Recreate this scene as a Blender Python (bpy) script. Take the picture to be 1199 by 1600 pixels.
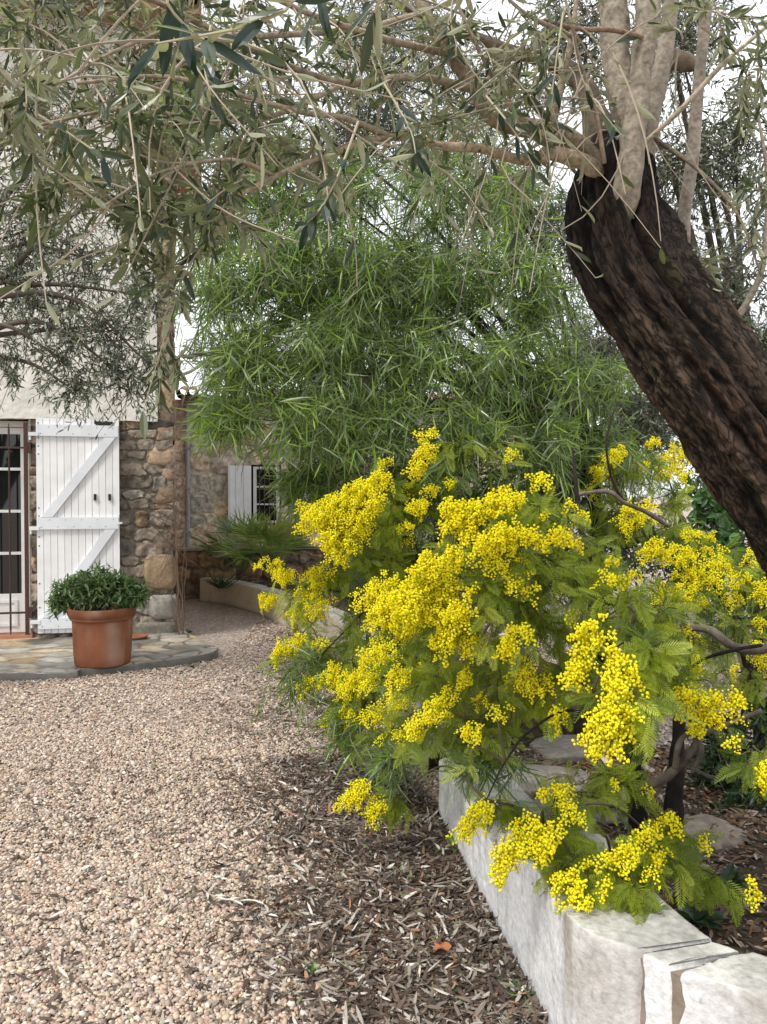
import bpy, math
import numpy as np

S = bpy.context.scene
for o in list(bpy.data.objects):
    bpy.data.objects.remove(o)

# ------------------------------------------------------------------ camera
F = 1209.0                      # focal length in pixels of the 1199x1600 photograph
CAM = np.array([0.0, 0.0, 1.5])
PITCH = math.atan(25.0 / F)
cam_d = bpy.data.cameras.new("camera")
cam = bpy.data.objects.new("camera", cam_d)
S.collection.objects.link(cam)
cam.location = CAM
cam.rotation_euler = (math.pi / 2 - PITCH, 0, 0)
cam_d.sensor_fit = 'VERTICAL'
cam_d.sensor_height = 36.0
cam_d.lens = F / 1600 * 36.0
cam_d.clip_start = 0.05
cam_d.clip_end = 2000
S.camera = cam

# ------------------------------------------------------------------ sky and sun
SUN_AZ, SUN_EL = math.radians(-135), math.radians(52)    # azimuth from +Y towards +X
W = bpy.data.worlds.new("World")
S.world = W
W.use_nodes = True
nt = W.node_tree
nt.nodes.clear()
sky = nt.nodes.new('ShaderNodeTexSky')
sky.sky_type = 'NISHITA'
sky.sun_disc = False
sky.sun_elevation = SUN_EL
sky.sun_rotation = SUN_AZ
sky.air_density = 1.0
sky.dust_density = 3.0
tc = nt.nodes.new('ShaderNodeTexCoord')
mp = nt.nodes.new('ShaderNodeMapping')
mp.inputs['Scale'].default_value = (1, 1, 2.5)
ns = nt.nodes.new('ShaderNodeTexNoise')
ns.inputs['Scale'].default_value = 2.6
ns.inputs['Detail'].default_value = 7
rp = nt.nodes.new('ShaderNodeValToRGB')
rp.color_ramp.elements[0].position = 0.34
rp.color_ramp.elements[0].color = (0.62, 0.62, 0.62, 1)
rp.color_ramp.elements[1].position = 0.62
rp.color_ramp.elements[1].color = (0.97, 0.97, 0.97, 1)
mx = nt.nodes.new('ShaderNodeMix')
mx.data_type = 'RGBA'
mx.inputs[7].default_value = (10.2, 10.3, 10.5, 1)
bg = nt.nodes.new('ShaderNodeBackground')
bg.inputs['Strength'].default_value = 0.1
wo = nt.nodes.new('ShaderNodeOutputWorld')
L = nt.links.new
L(tc.outputs['Generated'], mp.inputs[0]); L(mp.outputs[0], ns.inputs['Vector'])
L(ns.outputs['Fac'], rp.inputs[0]); L(rp.outputs[0], mx.inputs[0])
L(sky.outputs[0], mx.inputs[6]); L(mx.outputs[2], bg.inputs[0]); L(bg.outputs[0], wo.inputs[0])

sd = bpy.data.lights.new("sun", 'SUN')
sd.energy = 2.0
sd.angle = math.radians(11)
sd.color = (1.0, 0.95, 0.87)
sun = bpy.data.objects.new("sun", sd)
S.collection.objects.link(sun)
sv = np.array([math.sin(SUN_AZ) * math.cos(SUN_EL), math.cos(SUN_AZ) * math.cos(SUN_EL), math.sin(SUN_EL)])
sun.rotation_euler = (math.pi / 2 - SUN_EL, 0, math.pi - SUN_AZ)
S.view_settings.view_transform = 'Standard'
S.view_settings.look = 'None'
S.view_settings.exposure = 0.68
S.view_settings.gamma = 1.0
S.cycles.max_bounces = 6
S.cycles.diffuse_bounces = 3
S.cycles.transmission_bounces = 4
S.cycles.glossy_bounces = 2


# ------------------------------------------------------------------ helpers
def P3(px, py, d):
    """pixel of the photograph + distance along Y -> point in metres"""
    c, s = math.cos(PITCH), math.sin(PITCH)
    px = np.asarray(px, float); py = np.asarray(py, float); d = np.asarray(d, float)
    a, b = px - 599.5, py - 800.0
    y = F * c - b * s
    z = -F * s - b * c
    k = d / y
    return np.stack([a * k, y * k + 0 * a, CAM[2] + z * k], -1)


def norm(v):
    return v / np.maximum(np.linalg.norm(v, axis=-1, keepdims=True), 1e-9)


def _h(ix, iy, iz, seed):
    n = (ix * 374761393 + iy * 668265263 + iz * 2147483647 + seed * 974634777) & 0xFFFFFFFF
    n = ((n ^ (n >> 13)) * 1274126177) & 0xFFFFFFFF
    n = n ^ (n >> 16)
    return (n & 0xFFFF) / 65535.0


def vnoise(p, seed=0):
    p = np.asarray(p, float)
    i = np.floor(p).astype(np.int64)
    f = p - i
    f = f * f * (3 - 2 * f)
    x, y, z = i[..., 0], i[..., 1], i[..., 2]
    r = 0
    for dx in (0, 1):
        wx = f[..., 0] if dx else 1 - f[..., 0]
        for dy in (0, 1):
            wy = f[..., 1] if dy else 1 - f[..., 1]
            for dz in (0, 1):
                wz = f[..., 2] if dz else 1 - f[..., 2]
                r = r + wx * wy * wz * _h(x + dx, y + dy, z + dz, seed)
    return r * 2 - 1


def fbm(p, seed=0, oct=4):
    a, r, p = 0.5, 0, np.asarray(p, float)
    for k in range(oct):
        r = r + a * vnoise(p * 2 ** k + 17.3 * k, seed + k)
        a *= 0.5
    return r


class G:
    """collects geometry; build() links it as one mesh object"""
    def __init__(s):
        s.V, s.C, s.F3, s.F4, s.n = [], [], [], [], 0

    def add(s, v, f, c=(0.5, 0.5, 0.5)):
        v = np.asarray(v, float).reshape(-1, 3)
        f = np.asarray(f, np.int64)
        c = np.asarray(c, float)
        if c.ndim == 1:
            c = np.broadcast_to(c, (len(v), 3))
        s.V.append(v); s.C.append(c.reshape(-1, 3))
        (s.F3 if f.shape[-1] == 3 else s.F4).append(f.reshape(-1, f.shape[-1]) + s.n)
        s.n += len(v)

    def addm(s, v, fs, c=(0.5, 0.5, 0.5)):
        """one vertex set, several face arrays"""
        n0 = s.n
        s.add(v, fs[0], c)
        for f in fs[1:]:
            f = np.asarray(f, np.int64)
            (s.F3 if f.shape[-1] == 3 else s.F4).append(f.reshape(-1, f.shape[-1]) + n0)

    def box(s, lo, hi, c=(0.5, 0.5, 0.5), M=None):
        x0, y0, z0 = lo; x1, y1, z1 = hi
        v = np.array([[x0, y0, z0], [x1, y0, z0], [x1, y1, z0], [x0, y1, z0],
                      [x0, y0, z1], [x1, y0, z1], [x1, y1, z1], [x0, y1, z1]], float)
        if M is not None:
            v = M(v)
        s.add(v, [[0, 3, 2, 1], [4, 5, 6, 7], [0, 1, 5, 4], [1, 2, 6, 5], [2, 3, 7, 6], [3, 0, 4, 7]], c)

    def build(s, name, mat, parent=None, smooth=False):
        me = bpy.data.meshes.new(name)
        V = np.concatenate(s.V); C = np.concatenate(s.C)
        f3 = np.concatenate(s.F3) if s.F3 else np.zeros((0, 3), np.int64)
        f4 = np.concatenate(s.F4) if s.F4 else np.zeros((0, 4), np.int64)
        me.vertices.add(len(V))
        me.vertices.foreach_set('co', V.astype(np.float32).ravel())
        nl = f3.size + f4.size
        me.loops.add(nl)
        me.loops.foreach_set('vertex_index', np.concatenate([f3.ravel(), f4.ravel()]).astype(np.int32))
        me.polygons.add(len(f3) + len(f4))
        st = np.concatenate([np.arange(len(f3)) * 3, f3.size + np.arange(len(f4)) * 4]).astype(np.int32)
        me.polygons.foreach_set('loop_start', st)
        me.polygons.foreach_set('loop_total', np.concatenate([np.full(len(f3), 3), np.full(len(f4), 4)]).astype(np.int32))
        me.polygons.foreach_set('use_smooth', np.full(len(f3) + len(f4), bool(smooth)))
        me.update(calc_edges=True)
        ca = me.color_attributes.new('Col', 'FLOAT_COLOR', 'POINT')
        ca.data.foreach_set('color', np.concatenate([np.clip(C, 0, 1), np.ones((len(C), 1))], 1).astype(np.float32).ravel())
        me.materials.append(mat)
        o = bpy.data.objects.new(name, me)
        S.collection.objects.link(o)
        if parent is not None:
            o.parent = parent
        return o


def thing(name, label, cat, loc=(0, 0, 0), rotz=0.0, group=None):
    o = bpy.data.objects.new(name, None)
    S.collection.objects.link(o)
    o.empty_display_size = 0.1
    o.location = loc
    o.rotation_euler = (0, 0, rotz)
    o['label'] = label; o['category'] = cat
    if group:
        o['group'] = group
    return o


def tag(o, label, cat, group=None, kind=None):
    o['label'] = label; o['category'] = cat
    if group: o['group'] = group
    if kind: o['kind'] = kind
    return o


def adopt(root, objs):
    """parent world-space children under an Empty that stands elsewhere"""
    for o in objs:
        o.parent = root
        o.location = -np.array(root.location)


def resample(pts, rad, n):
    pts = np.asarray(pts, float); rad = np.asarray(rad, float)
    P = np.concatenate([[2 * pts[0] - pts[1]], pts, [2 * pts[-1] - pts[-2]]])
    t = np.linspace(0, len(pts) - 1 - 1e-6, n)
    i = np.floor(t).astype(int); f = (t - i)[:, None]
    p0, p1, p2, p3 = P[i], P[i + 1], P[i + 2], P[i + 3]
    c = 0.5 * (2 * p1 + (p2 - p0) * f + (2 * p0 - 5 * p1 + 4 * p2 - p3) * f ** 2 + (3 * p1 - p0 - 3 * p2 + p3) * f ** 3)
    return c, np.interp(t, np.arange(len(pts)), rad)


def tube_grid(P, R, sides):
    """P [T,S,3], R [T,S] -> verts [T,S,sides,3], frames"""
    Tn = norm(np.gradient(P, axis=1))
    ref = np.zeros_like(Tn); ref[..., 2] = 1
    m = np.abs(Tn.mean(1, keepdims=True)[..., 2:3]) > 0.8
    ref = np.where(m, np.array([0, 1.0, 0]), ref)
    A = norm(np.cross(Tn, ref)); B = np.cross(Tn, A)
    th = np.linspace(0, 2 * np.pi, sides, endpoint=False)
    off = A[:, :, None] * np.cos(th)[:, None] + B[:, :, None] * np.sin(th)[:, None]
    return P[:, :, None] + off * R[:, :, None, None], off, th


def tube_faces(T, Sg, k, cap=False):
    t, s, j = np.meshgrid(np.arange(T), np.arange(Sg - 1), np.arange(k), indexing='ij')
    b = (t * Sg + s) * k
    j2 = (j + 1) % k
    return np.stack([b + j, b + j2, b + k + j2, b + k + j], -1).reshape(-1, 4)


def add_tubes(g, P, R, sides=3, col=(0.3, 0.25, 0.2)):
    V, _, _ = tube_grid(P, R, sides)
    T, Sg = P.shape[:2]
    col = np.asarray(col, float)
    if col.ndim == 2:
        col = np.repeat(col, Sg * sides, 0)
    g.add(V.reshape(-1, 3), tube_faces(T, Sg, sides), col)


def add_limb(g, pts, rad, sides=10, n=24, col=(0.3, 0.25, 0.2), rough=0.12, seed=0, freq=14, var=0.25):
    c, r = resample(pts, rad, n)
    V, off, th = tube_grid(c[None], r[None], sides)
    q = V[0].copy()
    d = fbm(q * freq, seed, 3)
    q += off[0] * (d * rough * r[:, None])[..., None] * 2
    cc = np.asarray(col) * (1 + var * fbm(q * freq * 1.7, seed + 5, 3) * 2)[..., None]
    v = np.concatenate([q.reshape(-1, 3), c[:1], c[-1:]])
    k = n * sides
    j = np.arange(sides); j2 = (j + 1) % sides
    cap = np.concatenate([np.stack([j2, j, np.full(sides, k)], -1),
                          np.stack([(n - 1) * sides + j, (n - 1) * sides + j2, np.full(sides, k + 1)], -1)])
    cv = np.concatenate([cc.reshape(-1, 3), cc[0, :1], cc[-1, :1]])
    g.addm(v, [tube_faces(1, n, sides), cap], cv)
    return c


def strip_template(ts, ws, curve=0.0, fold=0.0):
    """leaf blade: base point, left/right pairs, tip"""
    v = [[0, ts[0], 0]]
    for t, w in zip(ts[1:-1], ws[1:-1]):
        z = -curve * t * t
        if fold:
            v += [[-w / 2, t, z + fold * w], [0, t, z], [w / 2, t, z + fold * w]]
        else:
            v += [[-w / 2, t, z], [w / 2, t, z]]
    v += [[0, ts[-1], -curve * ts[-1] ** 2]]
    m = len(ts) - 2
    f3, f4 = [], []
    if fold:
        f3 += [[0, 2, 1], [0, 3, 2]]
        for i in range(m - 1):
            a = 1 + 3 * i
            f4 += [[a, a + 1, a + 4, a + 3], [a + 1, a + 2, a + 5, a + 4]]
        a = 1 + 3 * (m - 1); e = 1 + 3 * m
        f3 += [[a, a + 1, e], [a + 1, a + 2, e]]
    else:
        f3 += [[0, 2, 1]]
        for i in range(m - 1):
            a = 1 + 2 * i
            f4 += [[a, a + 1, a + 3, a + 2]]
        a = 1 + 2 * (m - 1); e = 1 + 2 * m
        f3 += [[a, a + 1, e]]
    return np.array(v, float), [np.array(f3), np.array(f4)] if f4 else [np.array(f3)]


LEAF_OLIVE_NEAR = strip_template([0, .12, .35, .65, .88, 1], [0, .55, 1, .95, .5, 0], .10, .14)
LEAF_OLIVE = strip_template([0, .3, .7, 1], [0, .95, .85, 0], .10)
LEAF_LONG = strip_template([0, .15, .4, .7, 1], [0, .8, 1, .8, 0], .35)
LEAF_OVAL = strip_template([0, .2, .5, .8, 1], [0, .7, 1, .7, 0], .15, .12)


def place(g, tmpl, B, D, U, Ln, Wd, C, bend=None):
    N = len(B)
    tv, tf = tmpl
    D = norm(D)
    X = norm(np.cross(D, U)); Z = np.cross(X, D)
    Ln = np.broadcast_to(Ln, N); Wd = np.broadcast_to(Wd, N)
    bend = np.ones(N) if bend is None else bend
    v = (B[:, None] + X[:, None] * (tv[:, 0][None] * Wd[:, None])[..., None]
         + D[:, None] * (tv[:, 1][None] * Ln[:, None])[..., None]
         + Z[:, None] * (tv[:, 2][None] * np.where(tv[:, 2] < 0, Ln[:, None] * bend[:, None], Wd[:, None]))[..., None])
    k = len(tv)
    fs = [(f[None] + (np.arange(N) * k)[:, None, None]).reshape(-1, f.shape[-1]) for f in tf]
    C = np.asarray(C, float)
    if C.ndim == 1:
        C = np.broadcast_to(C, (N, 3))
    g.addm(v.reshape(-1, 3), fs, np.repeat(C, k, 0))


def rdir(rng, n):
    return norm(rng.normal(size=(n, 3)))


def twigs_in(rng, c, r, n, seg=6, droop=0.1, inner=0.3, bias=(0, 0, 0), wob=0.06):
    """twigs running from a clump's core outwards, bending under their weight"""
    d = norm(rdir(rng, n) + np.array(bias))
    c = np.asarray(c); r = np.asarray(r)
    st = c + rdir(rng, n) * r * rng.uniform(0, inner, (n, 1))
    en = c + d * r * rng.uniform(0.55, 1.12, (n, 1))
    ln = np.linalg.norm(en - st, axis=1)[:, None, None]
    t = np.linspace(0, 1, seg)[None, :, None]
    w = rdir(rng, n)[:, None]
    w2 = rdir(rng, n)[:, None]
    P = st[:, None] * (1 - t) + en[:, None] * t + w * np.sin(t * np.pi) * ln * wob * 2 + w2 * np.sin(t * 2 * np.pi) * ln * wob
    P[..., 2] -= (droop * t ** 2 * ln)[..., 0]
    return P


def leaf_sites(rng, P, J, t0=0.2, spread=0.8, opposite=True, jit=0.25, tip=True):
    """positions and directions of J leaves along each twig"""
    T, Sg = P.shape[:2]
    t = np.linspace(t0, 1.0, J)[None] + rng.uniform(-.4, .4, (T, J)) * (1 - t0) / J
    t = np.clip(t, 0, 1) * (Sg - 1)
    i = np.minimum(np.floor(t).astype(int), Sg - 2); f = (t - i)[..., None]
    a = np.arange(T)[:, None]
    B = P[a, i] * (1 - f) + P[a, i + 1] * f
    Tn = norm(P[a, i + 1] - P[a, i])
    ref = norm(rdir(rng, T)[:, None] + np.array([0, 0, .6]))
    A = norm(np.cross(Tn, ref)); Bn = np.cross(Tn, A)
    ph = (np.arange(J) * (math.pi * 1.0 if opposite else 2.4))[None] + (np.arange(J) // 2 * 1.57)[None] * (1 if opposite else 0) + rng.normal(0, .35, (T, J))
    side = A * np.cos(ph)[..., None] + Bn * np.sin(ph)[..., None]
    D = Tn * math.cos(spread) + side * math.sin(spread)
    D = D + rng.normal(0, jit, D.shape)
    U = Tn - side * 0.3 + rng.normal(0, .5, D.shape)
    return B.reshape(-1, 3), norm(D).reshape(-1, 3), U.reshape(-1, 3)


def ell(px, py, w, h, d, dy=None):
    """ellipse in the photograph (full width, full height) at distance d -> centre, radii in metres"""
    c = P3(px, py, d)
    rx, rz = w / 2 / F * d, h / 2 / F * d
    return c, np.array([rx, dy if dy is not None else (rx + rz) * .5, rz])


def mixcol(rng, n, cols, p=None, var=0.15):
    cols = np.array(cols, float)
    i = rng.choice(len(cols), n, p=p)
    return cols[i] * (1 + rng.normal(0, var, (n, 1)))


# ------------------------------------------------------------------ materials
def new_mat(name):
    m = bpy.data.materials.new(name)
    m.use_nodes = True
    n = m.node_tree
    b = n.nodes['Principled BSDF']
    return m, n, b


def attr_mat(name, rough=0.6, spec=0.3, transl=0.0, tint=(1, 1, 1), under=None, noise=None, bump=None, coat=0, rough_noise=0):
    m, n, b = new_mat(name)
    lk = n.links.new
    a = n.nodes.new('ShaderNodeAttribute'); a.attribute_name = 'Col'
    col = a.outputs['Color']
    tex = n.nodes.new('ShaderNodeTexCoord')
    if noise:                                 # (scale, low, high) multiplies the colour
        q = n.nodes.new('ShaderNodeTexNoise'); q.inputs['Scale'].default_value = noise[0]; q.inputs['Detail'].default_value = 6
        lk(tex.outputs['Object'], q.inputs['Vector'])
        r = n.nodes.new('ShaderNodeMapRange'); r.inputs[1].default_value = .3; r.inputs[2].default_value = .7
        r.inputs[3].default_value = noise[1]; r.inputs[4].default_value = noise[2]
        lk(q.outputs['Fac'], r.inputs[0])
        mu = n.nodes.new('ShaderNodeMix'); mu.data_type = 'RGBA'; mu.blend_type = 'MULTIPLY'; mu.inputs[0].default_value = 1
        lk(col, mu.inputs[6]); lk(r.outputs[0], mu.inputs[7]); col = mu.outputs[2]
    if under:                                 # paler underside of a leaf
        ge = n.nodes.new('ShaderNodeNewGeometry')
        mu = n.nodes.new('ShaderNodeMix'); mu.data_type = 'RGBA'
        lk(ge.outputs['Backfacing'], mu.inputs[0]); lk(col, mu.inputs[6])
        mu.inputs[7].default_value = (*under, 1); col = mu.outputs[2]
    lk(col, b.inputs['Base Color'])
    b.inputs['Roughness'].default_value = rough
    b.inputs['Specular IOR Level'].default_value = spec
    if rough_noise:
        q = n.nodes.new('ShaderNodeTexNoise'); q.inputs['Scale'].default_value = 2.5; q.inputs['Detail'].default_value = 4
        lk(tex.outputs['Object'], q.inputs['Vector'])
        r = n.nodes.new('ShaderNodeMapRange'); r.inputs[1].default_value = .35; r.inputs[2].default_value = .65
        r.inputs[3].default_value = rough - rough_noise; r.inputs[4].default_value = rough + rough_noise
        lk(q.outputs['Fac'], r.inputs[0]); lk(r.outputs[0], b.inputs['Roughness'])
    if bump:                                  # (scale, strength, distance)
        q = n.nodes.new('ShaderNodeTexNoise'); q.inputs['Scale'].default_value = bump[0]; q.inputs['Detail'].default_value = 8
        lk(tex.outputs['Object'], q.inputs['Vector'])
        bu = n.nodes.new('ShaderNodeBump'); bu.inputs['Strength'].default_value = bump[1]; bu.inputs['Distance'].default_value = bump[2]
        lk(q.outputs['Fac'], bu.inputs['Height']); lk(bu.outputs[0], b.inputs['Normal'])
    if transl:
        t = n.nodes.new('ShaderNodeBsdfTranslucent')
        mt = n.nodes.new('ShaderNodeMix'); mt.data_type = 'RGBA'; mt.blend_type = 'MULTIPLY'; mt.inputs[0].default_value = 1
        lk(col, mt.inputs[6]); mt.inputs[7].default_value = (*tint, 1)
        lk(mt.outputs[2], t.inputs[0])
        ms = n.nodes.new('ShaderNodeMixShader'); ms.inputs[0].default_value = transl
        lk(b.outputs[0], ms.inputs[1]); lk(t.outputs[0], ms.inputs[2])
        lk(ms.outputs[0], n.nodes['Material Output'].inputs[0])
    return m


M_OLIVE = attr_mat('olive_leaf', .34, .5, .34, (1.35, 1.4, .85), under=(.27, .28, .19))
M_OLIVE_FAR = attr_mat('olive_leaf_silvery', .42, .5, .25, (1.4, 1.6, .9), under=(.30, .33, .27))
M_LONG = attr_mat('willow_leaf', .30, .5, .42, (1.3, 1.4, .7))
M_MIM = attr_mat('feathery_leaf', .5, .3, .42, (1.4, 1.4, .5))
M_FLOWER = attr_mat('yellow_blossom', .95, .05, .38, (1.15, 1.1, .8), bump=(900, .6, .001))
M_GREEN = attr_mat('green_leaf', .4, .45, .25, (1.4, 1.6, .6))
def trunk_mat():
    m, n, b = new_mat('furrowed_bark')
    lk = n.links.new
    a = n.nodes.new('ShaderNodeAttribute'); a.attribute_name = 'Col'
    v = n.nodes.new('ShaderNodeAttribute'); v.attribute_name = 'Grain'
    q = n.nodes.new('ShaderNodeTexNoise'); q.inputs['Scale'].default_value = 55; q.inputs['Detail'].default_value = 10; q.inputs['Roughness'].default_value = .72; q.inputs['Distortion'].default_value = .9
    lk(v.outputs['Vector'], q.inputs['Vector'])
    w = n.nodes.new('ShaderNodeTexVoronoi'); w.feature = 'DISTANCE_TO_EDGE'; w.inputs['Scale'].default_value = 64
    ad = n.nodes.new('ShaderNodeMix'); ad.data_type = 'VECTOR'; ad.inputs[0].default_value = .034
    lk(v.outputs['Vector'], ad.inputs[4]); lk(q.outputs['Color'], ad.inputs[5]); lk(ad.outputs[1], w.inputs['Vector'])
    r = n.nodes.new('ShaderNodeMapRange'); r.inputs[1].default_value = 0; r.inputs[2].default_value = .10; r.inputs[3].default_value = .35; lk(w.outputs['Distance'], r.inputs[0])
    mu = n.nodes.new('ShaderNodeMath'); mu.operation = 'MULTIPLY'; lk(r.outputs[0], mu.inputs[0]); lk(q.outputs['Fac'], mu.inputs[1])
    bu = n.nodes.new('ShaderNodeBump'); bu.inputs['Strength'].default_value = 1; bu.inputs['Distance'].default_value = .020
    lk(mu.outputs[0], bu.inputs['Height']); lk(bu.outputs[0], b.inputs['Normal'])
    r2 = n.nodes.new('ShaderNodeMapRange'); r2.inputs[1].default_value = .15; r2.inputs[2].default_value = .62; r2.inputs[3].default_value = .22; r2.inputs[4].default_value = 1.9
    lk(mu.outputs[0], r2.inputs[0])
    mm = n.nodes.new('ShaderNodeMix'); mm.data_type = 'RGBA'; mm.blend_type = 'MULTIPLY'; mm.inputs[0].default_value = 1
    lk(a.outputs['Color'], mm.inputs[6]); lk(r2.outputs[0], mm.inputs[7]); lk(mm.outputs[2], b.inputs['Base Color'])
    b.inputs['Roughness'].default_value = .8; b.inputs['Specular IOR Level'].default_value = .25
    return m


M_TRUNK = trunk_mat()
M_BARK = attr_mat('bark', .85, .2, bump=(90, .8, .004), noise=(30, .6, 1.35))
M_SMOOTHBARK = attr_mat('pale_bark', .75, .25, bump=(110, .9, .004), noise=(75, .55, 1.22))
M_TWIG = attr_mat('twig', .8, .2)
M_PEBBLE = attr_mat('pebble', .6, .3)
M_LITTER = attr_mat('dead_leaf', .55, .35)
M_STONE = attr_mat('rubble_stone', .85, .25, bump=(45, .7, .006), noise=(28, .72, 1.25))
M_FLAG = attr_mat('wet_flagstone', .38, .5, bump=(30, .35, .003), noise=(14, .75, 1.2), rough_noise=.17)
M_PLASTER = attr_mat('cream_plaster', .9, .2, bump=(9, .9, .02), noise=(3, .9, 1.04))
M_PAINT = attr_mat('white_paint', .45, .4, noise=(5, .88, 1.04), bump=(60, .08, .001))
M_IRON = attr_mat('dark_iron', .5, .4, noise=(40, .7, 1.2))
M_TERRA = attr_mat('terracotta', .9, .15, noise=(7, .8, 1.12), bump=(60, .25, .002))
M_WALLST = attr_mat('white_rendered_stone', .85, .25, bump=(75, 1.0, .004), noise=(55, .78, 1.10))
M_SOIL = attr_mat('soil', .95, .1, bump=(40, 1.0, .02), noise=(25, .5, 1.5))
M_PLAIN = attr_mat('plain', .6, .3)
m, n_, b_ = new_mat('dark_glass')
b_.inputs['Base Color'].default_value = (.012, .014, .014, 1); b_.inputs['Roughness'].default_value = .04
b_.inputs['Specular IOR Level'].default_value = .6
M_GLASS = m

# ground under the pebbles
m, n_, b_ = new_mat('gravel_ground')
lk = n_.links.new
tcn = n_.nodes.new('ShaderNodeTexCoord')
vo = n_.nodes.new('ShaderNodeTexVoronoi'); vo.inputs['Scale'].default_value = 62
lk(tcn.outputs['Object'], vo.inputs['Vector'])
sp = n_.nodes.new('ShaderNodeSeparateColor'); lk(vo.outputs['Color'], sp.inputs[0])
cr = n_.nodes.new('ShaderNodeValToRGB')
e = cr.color_ramp.elements
e[0].position = 0; e[0].color = (.16, .12, .10, 1)
e[1].position = 1; e[1].color = (.62, .54, .48, 1)
for p_, c_ in ((.3, (.30, .24, .20, 1)), (.55, (.40, .32, .27, 1)), (.8, (.48, .41, .36, 1))):
    k_ = cr.color_ramp.elements.new(p_); k_.color = c_
lk(sp.outputs[0], cr.inputs[0]); lk(cr.outputs[0], b_.inputs['Base Color'])
bu = n_.nodes.new('ShaderNodeBump'); bu.inputs['Strength'].default_value = 1; bu.inputs['Distance'].default_value = .012; bu.invert = True
lk(vo.outputs['Distance'], bu.inputs['Height']); lk(bu.outputs[0], b_.inputs['Normal'])
b_.inputs['Roughness'].default_value = .85
M_GROUND = m


# ------------------------------------------------------------------ ground
def ground_z(x, y):
    """very slight unevenness of the gravel"""
    q = np.stack([x * .9, y * .9, 0 * x], -1)
    return .018 * fbm(q, 3, 3)


g = G()
xs = np.concatenate([[-400, -120, -40, -15], np.linspace(-6, 5, 111), [15, 40, 120, 400]])
ys = np.concatenate([[-60, -10, 0], np.linspace(1, 13, 121), [20, 45, 120, 700]])
X, Y = np.meshgrid(xs, ys, indexing='ij')
near = (np.abs(X) < 7) & (Y > 0) & (Y < 14)
Z = np.where(near, ground_z(X, Y), 0) - .004
nx, ny = X.shape
i, j = np.meshgrid(np.arange(nx - 1), np.arange(ny - 1), indexing='ij')
b0 = i * ny + j
g.add(np.stack([X, Y, Z], -1), np.stack([b0, b0 + ny, b0 + ny + 1, b0 + 1], -1).reshape(-1, 4))
o = g.build('ground', M_GROUND, smooth=True); o['kind'] = 'structure'

WB = np.array([[0.265, 3.60], [0.457, 2.21], [0.487, 2.0], [.518, 1.945], [.62, 1.855], [1.0, 1.60], [1.7, 1.15]])   # front foot of the white wall
PL = np.array([[-2.615, 11.0], [-2.2, 10.67], [-1.62, 9.85], [-1.25, 9.1], [-.56, 7.7], [-.15, 6.1], [.04, 4.7], [.10, 4.25]])


def wall_x(y):
    """x of the border (both walls) at distance y"""
    a = np.concatenate([WB[::-1], PL[::-1]])
    return np.interp(y, a[:, 1], a[:, 0])


def in_patio(x, y):
    return (y > patio_front(x)) & (x < -1.5)


PF = np.array([[-9, 6.0], [-3.1, 6.26], [-2.6, 6.33], [-2.26, 6.50], [-1.9, 6.72], [-1.66, 6.92], [-1.56, 7.10], [-1.60, 7.35], [-1.85, 7.72], [-2.2, 8.2]])


def patio_front(x):
    return np.interp(x, PF[:7, 0], PF[:7, 1])


rng = np.random.default_rng(7)
ico_v, ico_f = None, None


def icosphere(sub):
    t = (1 + 5 ** .5) / 2
    v = [[-1, t, 0], [1, t, 0], [-1, -t, 0], [1, -t, 0], [0, -1, t], [0, 1, t], [0, -1, -t], [0, 1, -t], [t, 0, -1], [t, 0, 1], [-t, 0, -1], [-t, 0, 1]]
    f = [[0, 11, 5], [0, 5, 1], [0, 1, 7], [0, 7, 10], [0, 10, 11], [1, 5, 9], [5, 11, 4], [11, 10, 2], [10, 7, 6], [7, 1, 8],
         [3, 9, 4], [3, 4, 2], [3, 2, 6], [3, 6, 8], [3, 8, 9], [4, 9, 5], [2, 4, 11], [6, 2, 10], [8, 6, 7], [9, 8, 1]]
    v = [list(norm(np.array(q, float))) for q in v]
    for _ in range(sub):
        nf, cache = [], {}

        def mid(a, b):
            k = (min(a, b), max(a, b))
            if k not in cache:
                cache[k] = len(v); v.append(list(norm((np.array(v[a]) + np.array(v[b])) / 2)))
            return cache[k]
        for a, b, c in f:
            ab, bc, ca = mid(a, b), mid(b, c), mid(c, a)
            nf += [[a, ab, ca], [b, bc, ab], [c, ca, bc], [ab, bc, ca]]
        f = nf
    return np.array(v), np.array(f)


ICO0, ICO1 = icosphere(0), icosphere(1)
OCT = (np.array([[1, 0, 0], [-1, 0, 0], [0, 1, 0], [0, -1, 0], [0, 0, 1], [0, 0, -1]], float),
       np.array([[0, 2, 4], [2, 1, 4], [1, 3, 4], [3, 0, 4]]))


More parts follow.
